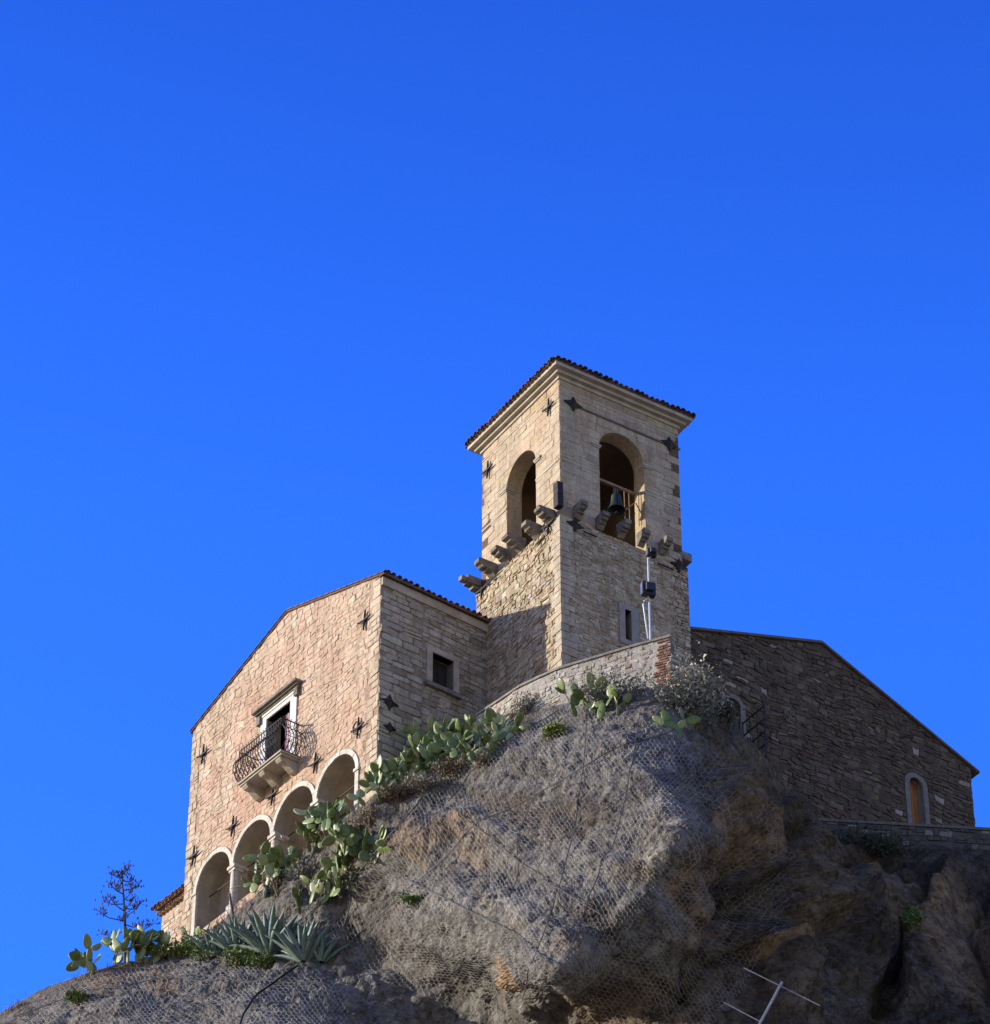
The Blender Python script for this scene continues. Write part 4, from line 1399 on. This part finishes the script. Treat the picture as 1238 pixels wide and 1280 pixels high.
# terrace wall below the right doorway
tz = at_y(1140, 1026, Y0 + 5.6).z
mb = MB()
pL = at_y(1022, 1024, Y0 + 5.5); pR = at_y(1290, 1029, Y0 + 6.2)
ax = Vector((pR.x - pL.x, pR.y - pL.y, 0)); LW = ax.length; ax.normalize()
TWF = Frame(pL, ax, Vector((ax.y, -ax.x, 0)))
tw_l = LW + 12
mb.fbox(TWF, -.6, tw_l, tz - 4, tz - .10, -.5, 0, 0, (.10, .09, .08))
mb.fbox(TWF, -.65, tw_l, tz - .098, tz, -.55, .06, 0, (.16, .15, .135))
stones(mb, TWF, rect(-.6, tw_l, tz - 2.5, tz - .11), [], lambda u, z, rg: vary((.10, .094, .085) if rg.random() < .8 else (.2, .19, .175), rg, .2), (.12, .24), (.16, .45), .014, (.01, .05), .03, .12, 1, 95)
tw = mb.build('terrace_wall', [M['mortar'], M['church']])
tag(tw, 'low dark stone terrace wall in front of the orange church door', 'wall')

# ================================================================== PARAPET on top of the rock
zp = at_y(838, 795, Y0 - 3.0).z
tops = [(596, 893), (622, 876), (650, 857), (675, 845), (700, 834), (740, 822), (790, 807), (838, 794)]
pp = [at_z(q[0], q[1], zp) for q in tops]
par = thing('parapet_wall', pp[4] - Vector((0, 0, 2.2)), 'curved rubble parapet wall with a brick corner below the tower', 'wall')
mb = MB()
rgp = random.Random(17)


def c_par(u, z, rg):
    c = (.46, .43, .37)
    if rg.random() < .2: c = (.54, .51, .44)
    if rg.random() < .06: c = (.30, .18, .12)
    return vary(c, rg, .15, .05)


th = .45
for i in range(len(pp) - 1):
    a, b = pp[i], pp[i + 1]
    d = Vector((b.x - a.x, b.y - a.y, 0)); L = d.length; d.normalize()
    F = Frame(a, d, Vector((d.y, -d.x, 0)))
    last = i == len(pp) - 2
    mb.fbox(F, 0, L, zp - 3.4, zp - .09 - .004 * (i % 2), -th, -.004 * (i % 2), 0, (.47, .44, .38))
    mb.fbox(F, -.02, L + .02, zp - .085, zp - .003 * (i % 2), -th - .03, .05 + .004 * (i % 2), 0, (.30, .28, .25))
    ub = L - .95 if last else L
    stones(mb, F, rect(0, ub if not last else L - .55, zp - 2.6, zp - .09), [], c_par, (.09, .20), (.12, .34), .012, (-.006, .022), .035, .10, 1, 100 + i, .06, .2)
    lastF, lastL = F, L
mb.build('wall', [M['mortar'], M['rubble']], par)
mb = MB()
stones(mb, lastF, [(lastL - .72, zp - 2.4), (lastL, zp - 2.4), (lastL, zp - .10), (lastL - .42, zp - .10)], [], lambda u, z, rg: vary((.32, .185, .13), rg, .22), (.085, .11), (.22, .34), .012, (.03, .045), .008, .02, 1, 120)
mb.build('brick_corner', [M['mortar'], M['brick']], par)
mb = MB()
EF = Frame(pp[-1], (rT + Vector((0.0, -.0, 0))).normalized(), -lT)
mb.fbox(EF, .01, 2.2, zp - 3.2, zp - .05, -.5, 0, 0, (.17, .14, .11))
# raking top: lower towards the right
stones(mb, EF, [(0, zp - 2.6), (2.2, zp - 2.6), (.9, zp - 1.0), (0, zp - .06)], [], c_par, (.10, .2), (.16, .4), .012, (.01, .05), .02, .05, 1, 121)
mb2 = MB()
mb2.poly([EF.p(.0, zp - .06, .0), EF.p(.0, zp - 3.2, .0), EF.p(1.2, zp - 3.2, .0), EF.p(.5, zp - 1.5, 0)])
o_ = [(0.0, zp - 3.2), (1.3, zp - 3.2), (.75, zp - 1.7), (.0, zp - .06)]
mb = MB(); mb.slab(EF, o_, [], -.5, 0, 0, (.2, .17, .14))
stones(mb, EF, o_, [], c_par, (.10, .2), (.16, .4), .012, (.01, .05), .02, .05, 1, 121)
mb.build('end_wall', [M['mortar'], M['rubble']], par)

# floodlight mast
lp = at_z(814, 797, zp); lp = lp + Vector((0, .25, 0))
mast = thing('floodlight_mast', lp, 'thin steel mast with two black floodlights on the parapet corner', 'floodlight mast')
ztop = at_y(814, 690, lp.y).z
mb = MB(); mb.tube([lp - Vector((0, 0, 1)), Vector((lp.x, lp.y, ztop))], .035, 8); mb.build('pole', M['steel'], mast)
mb = MB(); q0 = at_y(804.5, 755, lp.y + .05); q1 = at_y(810.5, 799, lp.y + .05)
mb.tube([at_y(811, 748, lp.y), at_y(806, 751, lp.y), q0, q1], .028, 6); mb.build('stay', M['steel'], mast)


def flood(px, py, w, h, dd, yaw):
    c = at_y(px, py, lp.y - .12)
    X = hdir(yaw); Z = Vector((0, 0, 1)); Yv = Vector((-X.y, X.x, 0))
    mb = MB()
    mb.box(c - X * w / 2 - Z * h / 2 - Yv * dd / 2, X * w, Yv * dd, Z * h)
    mb.box(c - X * w * .3 - Z * h * .3 - Yv * (dd / 2 + .12), X * w * .6, Yv * .119, Z * h * .6)
    for k in range(5): mb.box(c + X * (-w * .45 + k * w * .2) - Z * h * .46 + Yv * (dd / 2 + .001), X * .02, Yv * .05, Z * h * .92)
    L_ = mb.build('floodlight', M['lampbody'], mast)
    mb = MB(); mb.box(c - X * (w / 2 + .012) - Z * h * .42 - Yv * dd * .4, X * .01, Yv * dd * .8, Z * h * .84); mb.build('lamp_glass', M['glass'], L_, mast)
    mb = MB(); mb.tube([c - Z * h * .55 - X * .02, Vector((lp.x, lp.y, c.z - h * .6))], .02, 5); mb.build('bracket', M['steel'], L_, mast)


flood(814.5, 691.5, .30, .25, .18, R(70))
flood(810.5, 737, .44, .48, .20, R(70))

# TV antenna at the bottom right, in front of the rock
ya = Y0 - 14
an = thing('tv_antenna', at_y(944, 1300, ya), 'pale rooftop television antenna with crossbars at the foot of the rock', 'antenna')
mb = MB()
mb.tube([at_y(978, 1228, ya), at_y(950, 1280, ya - .3), at_y(938, 1302, ya - .4)], .034, 6); mb.build('boom', M['dullsteel'], an)
for a, b in (((930, 1210), (1025, 1257)), ((905, 1253), (950, 1277))):
    mb = MB(); mb.tube([at_y(*a, ya - .05), at_y(*b, ya - .05)], .016, 5); mb.build('crossbar', M['dullsteel'], an)
mb = MB(); q = at_y(940, 1298, ya - .4); mb.tube([q + Vector((0, 0, .2)), Vector((q.x, q.y, 30))], .05, 6); mb.build('mast', M['dullsteel'], an)
#PLANTS#
# ================================================================== PLANTS
def pad_mesh(name, W, Hh, T, seed):
    rg = random.Random(seed)
    me = bpy.data.meshes.new(name)
    v, f = [], []
    n, mrow = 12, 9
    bx, by = rg.uniform(-.06, .06), rg.uniform(-.05, .05)
    for k in range(mrow + 1):
        t = k / mrow
        w = W / 2 * max(.10, math.sin(math.pi * min(1, .06 + .90 * t ** .8)) ** .62) if k < mrow else W * .06
        th = T / 2 * (max(.25, math.sin(math.pi * min(.97, .08 + .88 * t)) ** .5))
        for a in range(n):
            A = 2 * math.pi * a / n
            v.append((w * math.cos(A) + bx * t * t * Hh, th * math.sin(A) + by * Hh * math.sin(2.4 * t), Hh * t))
    for k in range(mrow):
        for a in range(n): f.append((k * n + a, k * n + (a + 1) % n, (k + 1) * n + (a + 1) % n, (k + 1) * n + a))
    f.append(tuple(range(n))[::-1]); f.append(tuple(mrow * n + a for a in range(n)))
    me.from_pydata(v, [], f)
    me.polygons.foreach_set('use_smooth', [True] * len(f))
    me.materials.append(M['pad'])
    at = me.color_attributes.new('Col', 'FLOAT_COLOR', 'POINT')
    cc = []
    for q in v: cc += [1.0, 1.0, 1.0, 1.0]
    at.data.foreach_set('color', cc)
    me.update()
    return me


PADS = [pad_mesh('pad', .34, .50, .055, 1), pad_mesh('pad', .27, .46, .05, 2), pad_mesh('pad', .38, .46, .06, 3), pad_mesh('pad', .24, .52, .05, 4)]


def prickly_pear(px, py, n, seed, label, size=1.0, lean=0.0, spread=1.0, grp='prickly pears along the crest'):
    rg = random.Random(seed)
    base = ghit(px, py)
    root = thing('prickly_pear', base - Vector((0, 0, .04)), label, 'cactus', grp)
    made = 0
    todo = []
    for k in range(max(1, n // 9 + 1)):
        m = Matrix.Translation(Vector((rg.uniform(-.6, .6) * spread * (k > 0), rg.uniform(-.2, .2) * (k > 0), 0))) @ Matrix.Rotation(rg.uniform(-1.2, 1.2), 4, 'Z') @ Matrix.Rotation(rg.uniform(-.3, .3) + lean, 4, 'Y')
        todo.append((m, 0))
    while todo and made < n:
        m, dep = todo.pop(0)
        o = bpy.data.objects.new('pad', rg.choice(PADS))
        COL.objects.link(o); o.parent = root
        sc = size * rg.uniform(.78, 1.12) * (1 if dep else 1.1)
        o.matrix_local = m @ Matrix.Scale(sc, 4)
        made += 1
        me = o.data
        Hh = max(v.co.z for v in me.vertices) * sc; W = max(v.co.x for v in me.vertices) * sc
        k = rg.choice((2, 2, 2, 3)) if dep < 5 else rg.choice((0, 1))
        for i in range(k):
            s = rg.uniform(-1, 1) if k == 1 else (-1 + 2 * i / (k - 1)) * rg.uniform(.6, 1)
            off = Matrix.Translation(Vector((s * W * .72, 0, Hh * (.97 - .22 * s * s))))
            mm = m @ off @ Matrix.Rotation(s * .75 + rg.uniform(-.2, .2), 4, 'Y') @ Matrix.Rotation(rg.uniform(-.9, .9), 4, 'Z') @ Matrix.Rotation(rg.uniform(-.4, .4), 4, 'X')
            todo.append((mm, dep + 1))
    return root


for a in (
        (476, 1003, 9, 11, 'pear cactus touching the bright house corner, lowest in the row along the shaded wall', .95, -.5),
        (497, 988, 10, 12, 'second pear cactus upslope from the bright house corner, before the shaded wall', 1.0, -.2),
        (520, 975, 10, 13, 'fourth pear cactus upslope from the bright house corner, above the dry scrub', 1.05, -.1),
        (545, 962, 11, 14, 'fifth pear cactus upslope from the bright house corner, left of the tallest', 1.0, .0),
        (566, 945, 22, 15, 'tallest and bushiest pear cactus, right below the shaded square window', 1.12, .0),
        (592, 948, 13, 16, 'pear cactus immediately right of the tallest one, in front of the tower shadow', 1.05, .1),
        (614, 950, 9, 17, 'pear cactus hanging over the top left edge of the net, second from the parapet end', 1.0, .2),
        (634, 928, 8, 18, 'pear cactus at the left end of the parapet wall, highest of its row', 1.0, .2),
        (424, 1040, 13, 19, 'pear cactus at the foot of the rightmost arch, by its right jamb', 1.05, .0),
        (398, 1062, 6, 20, 'pear cactus below the capital between the two right arches, the lower one there', 1.0, -.2),
        (436, 1106, 15, 21, 'large pear cactus leaning out over the dark hollow at the left edge of the net', 1.12, .1),
        (468, 1078, 7, 22, 'pear cactus at the left edge of the net whose pads point right onto it', 1.0, .5),
        (360, 1096, 10, 23, 'pear cactus covering the pier between the two middle arches', 1.05, .0),
        (402, 1128, 5, 24, 'pear cactus on the bare bank between the agaves and the dark hollow, leaning right', 1.05, .6),
        (375, 1142, 5, 25, 'pear cactus peeping out behind the biggest agave, on its right', .9, .2),
        (742, 892, 9, 26, 'pear cactus at the top of the net below the middle of the parapet wall', 1.1, -.1),
        (772, 894, 6, 27, 'pear cactus low below the rounded grey shrub at the parapet foot', 1.05, .3),
        (850, 922, 6, 28, 'pear cactus in front of the pale tipped shrub beside the brick corner', 1.1, .0),
        (508, 978, 12, 41, 'third pear cactus upslope from the bright house corner, back against the wall', 1.05, -.1),
        (556, 940, 14, 42, 'pear cactus squeezed behind and left of the tallest one against the dark house wall', 1.1, -.15),
        (412, 1024, 10, 43, 'pear cactus at the pier between the two right arches, the upper one there', 1.05, -.1),
        (448, 1070, 11, 44, 'pear cactus just above the dark hollow at the left edge of the net', 1.05, -.2),
        (340, 1118, 8, 45, 'pear cactus half inside the whitish flowering shrub by the second arch', 1.0, -.1),
        (118, 1214, 5, 29, 'outermost pear cactus on the left ledge, leaning out against the sky', 1.05, -.7),
        (160, 1206, 11, 30, 'pear cactus under the dead flower stalk on the left ledge', 1.1, .0),
        (192, 1202, 11, 31, 'pear cactus against the corner of the low outbuilding', 1.05, .1),
        (240, 1194, 6, 32, 'pear cactus in front of the leftmost arch beside the green weeds', 1.0, .1)):
    a = list(a); a[2] = int(a[2] * (3.0 if a[0] < 700 else 2.0)); a[5] *= .88
    prickly_pear(*a)


def agave(px, py, L, n, seed, label):
    rg = random.Random(seed)
    base = ghit(px, py)
    mb = MB()
    for k in range(n):
        az = k * 2.399 + rg.uniform(-.2, .2)
        el = R(86) - (k / n) * R(60) + rg.uniform(-.08, .08)      # inner leaves stand, outer ones spread
        ll = L * rg.uniform(.8, 1.08) * (.8 + .3 * (k / n))
        wd = .18 * rg.uniform(.85, 1.15) * (L / 1.8)
        h = Vector((math.sin(az), math.cos(az), 0)); sd = Vector((h.y, -h.x, 0))
        p = base + h * .08 + Vector((0, 0, .05)); rows = []
        col = vary((1, 1, 1), rg, .18, .05)
        bend = rg.uniform(-.18, .22)
        N = 8
        for i in range(N + 1):
            t = i / N
            e = el + bend * t * 1.2 - .25 * t * t * (k / n)
            d = h * math.cos(e) + Vector((0, 0, math.sin(e)))
            up = h * -math.sin(e) + Vector((0, 0, math.cos(e)))
            w = wd * (.75 + .9 * t - 1.75 * t * t + .12 * t ** 3) if t < 1 else .004
            w = max(.006, w)
            rows.append([mb.vert(p + sd * (w * s_) + up * (abs(s_) * w * .42 - .02 * (s_ == 0)), col) for s_ in (-1, -.5, 0, .5, 1)] +
                        [mb.vert(p + sd * (w * s_) + up * (abs(s_) * w * .30 - .06 * (1 - t) - .012), col) for s_ in (.6, 0, -.6)])
            p = p + d * (ll / N)
        for a, b in zip(rows, rows[1:]):
            m_ = len(a)
            for i in range(m_): mb.face((a[i], a[(i + 1) % m_], b[(i + 1) % m_], b[i]))
    o = mb.build('agave', M['agave'], None, None, True)
    me = o.data
    me.transform(Matrix.Translation(-base)); o.location = base
    tag(o, label, 'agave', 'agaves below the arcade')


for a in ((338, 1196, 1.6, 52, 1, 'biggest blue green agave, its tall leaves reaching the foot of the second arch'),
          (380, 1203, 1.4, 46, 2, 'blue green agave at the right end of the agave bed, beside the dark gully'),
          (300, 1198, 1.35, 44, 3, 'blue green agave with spreading leaves left of the biggest one'),
          (268, 1198, 1.05, 22, 4, 'small agave half hidden by green weeds under the leftmost arch'),
          (402, 1204, .9, 24, 5, 'small dark agave hanging over the shaded gully')):
    agave(*a)


def bush(px, py, rx, rz, n, leaf, mat, seed, name, label, cat, clump=7, tip=None, drop=0.0, grp=None, twigs=26):
    rg = random.Random(seed)
    base = ghit(px, py)
    root = thing(name, base, label, cat, grp)
    mb = MB()
    cl = []
    for k in range(clump):
        a = rg.uniform(0, 2 * math.pi); q = rg.uniform(.1, .8)
        cl.append(Vector((math.cos(a) * rx * q, math.sin(a) * rx * q * .6, rz * rg.uniform(.25, .8) - drop * rz)))
    tw = MB()
    for k in range(twigs):
        c = rg.choice(cl)
        e = c + Vector((rg.gauss(0, .3) * rx, rg.gauss(0, .25) * rx, rg.uniform(0, .4) * rz))
        tw.tube([base - Vector((0, 0, .1)), base + e * .5 + Vector((rg.uniform(-.08, .08), 0, 0)), base + e], [.018, .011, .005], 4, cap=False)
    for k in range(n):
        c = rg.choice(cl)
        p = base + c + Vector((rg.gauss(0, .24) * rx, rg.gauss(0, .20) * rx, rg.gauss(0, .20) * rz))
        if p.z < base.z - .15 - drop * rz * 2: continue
        d = Vector((rg.gauss(0, 1), rg.gauss(0, 1), rg.gauss(.5, 1))).normalized()
        s_ = d.cross(Vector((rg.gauss(0, 1), rg.gauss(0, 1), rg.gauss(0, 1)))).normalized()
        l = leaf * rg.uniform(.6, 1.3); w = l * rg.uniform(.16, .3)
        col = vary((1, 1, 1), rg, .35, .08)
        if tip and rg.random() < tip[0] and (p - base).z > rz * .35: col = tip[1]
        nn = d.cross(s_)
        mb.poly([p - s_ * w * .3, p + d * l * .5 - s_ * w + nn * w * .4, p + d * l, p + d * l * .5 + s_ * w + nn * w * .4], 0, col)
    mb.build('foliage', mat, root); tw.build('stems', M['twig'], root)
    return root


W_ = (3.2, 3.1, 2.9)
bush(862, 900, 1.15, 1.9, 3800, .15, M['greyleaf'], 1, 'shrub', 'large grey green shrub with pale woolly tips right of the brick corner', 'shrub', 14, (.36, (2.6, 2.5, 2.3)))
bush(764, 882, 1.0, 1.15, 1800, .11, M['greyleaf'], 2, 'shrub', 'rounded dull grey shrub against the foot of the parapet wall', 'shrub', 10, (.06, (2, 2, 1.8)))
bush(655, 895, .55, .8, 700, .10, M['greyleaf'], 3, 'shrub', 'small dry shrub against the lit left part of the parapet wall', 'shrub', 6, (.2, (2.2, 2.1, 1.8)))
bush(347, 1118, .8, 1.5, 1900, .11, M['greyleaf'], 4, 'shrub', 'whitish flowering shrub in front of the second arch from the left', 'shrub', 9, (.3, (2.8, 2.7, 2.5)))
for i, (px, py, rx, rz, lb) in enumerate(((500, 1002, .8, .45, 'matted dry scrub at the foot of the shaded house wall'), (535, 988, .9, .45, 'matted dry scrub under the sparse pear cactus'),
                                          (575, 970, .9, .45, 'brown dry scrub under the tallest pear cactus'), (606, 957, .7, .4, 'thin dry scrub where the net begins'),
                                          (448, 1112, .7, .7, 'dark scrub filling the hollow beside the net'))):
    bush(px, py, rx, rz, 1000, .12, M['dryleaf'] if i < 4 else M['darkleaf'], 10 + i, 'scrub', lb, 'scrub', 7)
for i, (px, py, rx, rz, lb) in enumerate(((262, 1200, .9, .8, 'green weeds in front of the leftmost arch'), (300, 1206, .9, .6, 'dark green weeds at the foot of the agave bed'),
                                          (330, 1212, .5, .45, 'bright yellow green weed at the lower edge of the agaves'), (100, 1256, .5, .35, 'green weed growing through the net on the left shoulder'),
                                          (520, 1132, .55, .3, 'green weed low in the middle of the netted rock'), (697, 922, .42, .35, 'yellow green weed near the top of the netted rock'),
                                          (215, 1200, .7, .5, 'low weeds between the outbuilding and the agaves'))):
    bush(px, py, rx, rz, 700, .13, M['leaf'], 30 + i, 'weed', lb, 'weed', 6, twigs=12)
bush(318, 1192, .9, .8, 900, .14, M['greyleaf'], 60, 'shrub', 'grey green low shrub tucked among the agaves', 'shrub', 7)
bush(388, 1100, .7, .7, 800, .11, M['greyleaf'], 61, 'shrub', 'pale grey shrub on the bank between the two middle pear cactus groups', 'shrub', 6, (.2, (2.2, 2.1, 1.9)))
bush(462, 1030, .9, .4, 900, .11, M['dryleaf'], 62, 'scrub', 'dry scrub on the bare bank below the house corner', 'scrub', 7)
bush(1085, 1062, 1.5, .9, 2200, .12, M['darkleaf'], 50, 'creeper', 'dark creeper hanging over the end of the terrace wall', 'creeper', 12, None, .45)
bush(1140, 1165, .5, .7, 260, .2, M['leaf'], 51, 'weed', 'green plant in the shaded hollow below the terrace wall', 'weed', 4)
bush(905, 905, .7, .8, 900, .11, M['darkleaf'], 52, 'shrub', 'dark shrub in front of the small arched church doorway', 'shrub', 7)

# dead agave flower stalk
rg = random.Random(3)
b0_ = ghit(157, 1198)
tp_ = at_y(152, 1086, b0_.y)
st = thing('dead_flower_stalk', b0_, 'tall dead agave flower stalk with branching clusters against the sky', 'flower stalk')
mb = MB(); mb.tube([b0_, b0_ + (tp_ - b0_) * .5 + Vector((.04, 0, 0)), tp_], [.06, .045, .015], 6); mb.build('stem', M['deadstalk'], st)
mb = MB()
Hs = (tp_ - b0_).length
for k in range(20):
    t = .30 + .68 * (k / 19)
    p = b0_ + (tp_ - b0_) * t
    az = k * 2.4 + rg.uniform(-.3, .3)
    L = (1.0 - .75 * (t - .3) / .7) * rg.uniform(.75, 1.1)
    h = Vector((math.cos(az), math.sin(az), 0))
    e = p + h * L + Vector((0, 0, L * .32))
    mid = p + h * L * .55 + Vector((0, 0, L * .05))
    mb.tube([p, mid, e], [.022, .016, .010], 5)
    for i in range(16):
        f = mid + (e - mid) * rg.uniform(.2, 1.1)
        q = f + Vector((rg.gauss(0, .11), rg.gauss(0, .11), rg.uniform(-.02, .2)))
        mb.tube([f, q], .006, 3, cap=False)
        mb.tube([q - Vector((0, 0, .03)), q + Vector((rg.uniform(-.02, .02), 0, .05))], [.020, .012], 4)
mb.build('branches', M['deadstalk'], st)
# weathered stick before the left arch
p0 = ghit(293, 1180); p1 = at_y(287, 1117, p0.y)
mb = MB(); mb.tube([p0, p0 + (p1 - p0) * .5 + Vector((.05, 0, 0)), p1], [.06, .05, .04], 7); o = mb.build('stick', M['twig']); tag(o, 'weathered upright stick in front of the leftmost arch', 'stick')

# dry grass on the crest and in the cracks: uncountable
mb = MB(); rg = random.Random(9)


def tuft(p, n, L, col):
    for k in range(n):
        d = Vector((rg.gauss(0, .45), rg.gauss(0, .45), 1)).normalized()
        l = L * rg.uniform(.5, 1.3); s_ = Vector((rg.uniform(-1, 1), rg.uniform(-1, 1), 0)).normalized() * .009
        b = p + Vector((rg.gauss(0, .12), rg.gauss(0, .12), -.03)); m_ = b + d * l * .6; e = b + d * l + Vector((d.x * l * .4, d.y * l * .4, -l * .15))
        c = vary(col, rg, .3, .08)
        mb.poly([b - s_, b + s_, m_ + s_ * .7, m_ - s_ * .7], 0, c); mb.poly([m_ - s_ * .7, m_ + s_ * .7, e], 0, c)


for k in range(150):
    px = rg.uniform(5, 240); tuft(ghit(px, np.interp(px, CX, CY) + 4 + abs(rg.gauss(0, 6))), 5, .32, (1, 1, 1))
for k in range(190):
    px = rg.uniform(400, 660); tuft(ghit(px, np.interp(px, CX, CY) + 3 + abs(rg.gauss(0, 16))), 7, .30, (1, 1, .95))
for k in range(120):
    px = rg.uniform(640, 1040); tuft(ghit(px, np.interp(px, CX, CY) + 3 + abs(rg.gauss(0, 12))), 7, .32, (.8, .8, .75))
for k in range(170):
    px = rg.uniform(870, 1010); tuft(ghit(px, np.interp(px, CX, CY) + rg.uniform(5, 110)), 7, .4, (.6, .56, .5))
for k in range(120):
    px = rg.uniform(220, 420); tuft(ghit(px, np.interp(px, CX, CY) + 3 + abs(rg.gauss(0, 8))), 6, .3, (.9, .9, .7))
for k in range(120):
    px = rg.uniform(440, 850); py = np.interp(px, CX, CY) + rg.uniform(10, 240); tuft(ghit(px, py), 5, .2, (1, .95, .85))
o = mb.build('dry_grass', M['dryleaf']); o['kind'] = 'stuff'
o['label'] = 'dry grass tufts along the crest and cracks of the rock'; o['category'] = 'grass'

# ================================================================== LIGHT
w = bpy.data.worlds.new('World'); SC.world = w; w.use_nodes = True
nt = w.node_tree
bg = nt.nodes['Background']
sky = nt.nodes.new('ShaderNodeTexSky'); sky.sky_type = 'NISHITA'; sky.sun_disc = False
sky.sun_elevation = SUN_EL; sky.sun_rotation = SUN_AZ % (2 * math.pi); sky.altitude = 800; sky.air_density = 1.0; sky.dust_density = .3; sky.ozone_density = 2.5
tc = nt.nodes.new('ShaderNodeTexCoord'); sx = nt.nodes.new('ShaderNodeSeparateXYZ')
nt.links.new(tc.outputs['Generated'], sx.inputs[0])
hs = nt.nodes.new('ShaderNodeMix'); hs.data_type = 'RGBA'; hs.blend_type = 'MULTIPLY'
rp = nt.nodes.new('ShaderNodeValToRGB')
el = rp.color_ramp.elements
el[0].position = 0.0; el[0].color = (2.1, 1.6, 1.1, 1)
el[1].position = .30; el[1].color = (1.35, 1.1, .9, 1)
for pos, c in ((.50, (.41, 1.26, 3.5, 1)), (.62, (.34, 1.14, 3.45, 1)), (.73, (.225, .77, 2.65, 1)), (.92, (.2, .45, 1.1, 1))):
    e_ = el.new(pos); e_.color = c
nt.links.new(sx.outputs['Z'], rp.inputs[0])
hs.inputs[0].default_value = 1.0
nt.links.new(sky.outputs[0], hs.inputs[6]); nt.links.new(rp.outputs[0], hs.inputs[7])
nt.links.new(hs.outputs[2], bg.inputs['Color'])
bg.inputs['Strength'].default_value = .118
sl = bpy.data.lights.new('sun', 'SUN'); sl.energy = 5.0; sl.angle = R(.5); sl.color = (1, .93, .82)
so = bpy.data.objects.new('sun', sl); COL.objects.link(so)
so.rotation_euler = SUNV.to_track_quat('-Z', 'Y').to_euler()
so.location = (-60, 60, 150)
SC.view_settings.view_transform = 'Standard'; SC.view_settings.look = 'None'; SC.view_settings.gamma = 1; SC.view_settings.exposure = 0.34
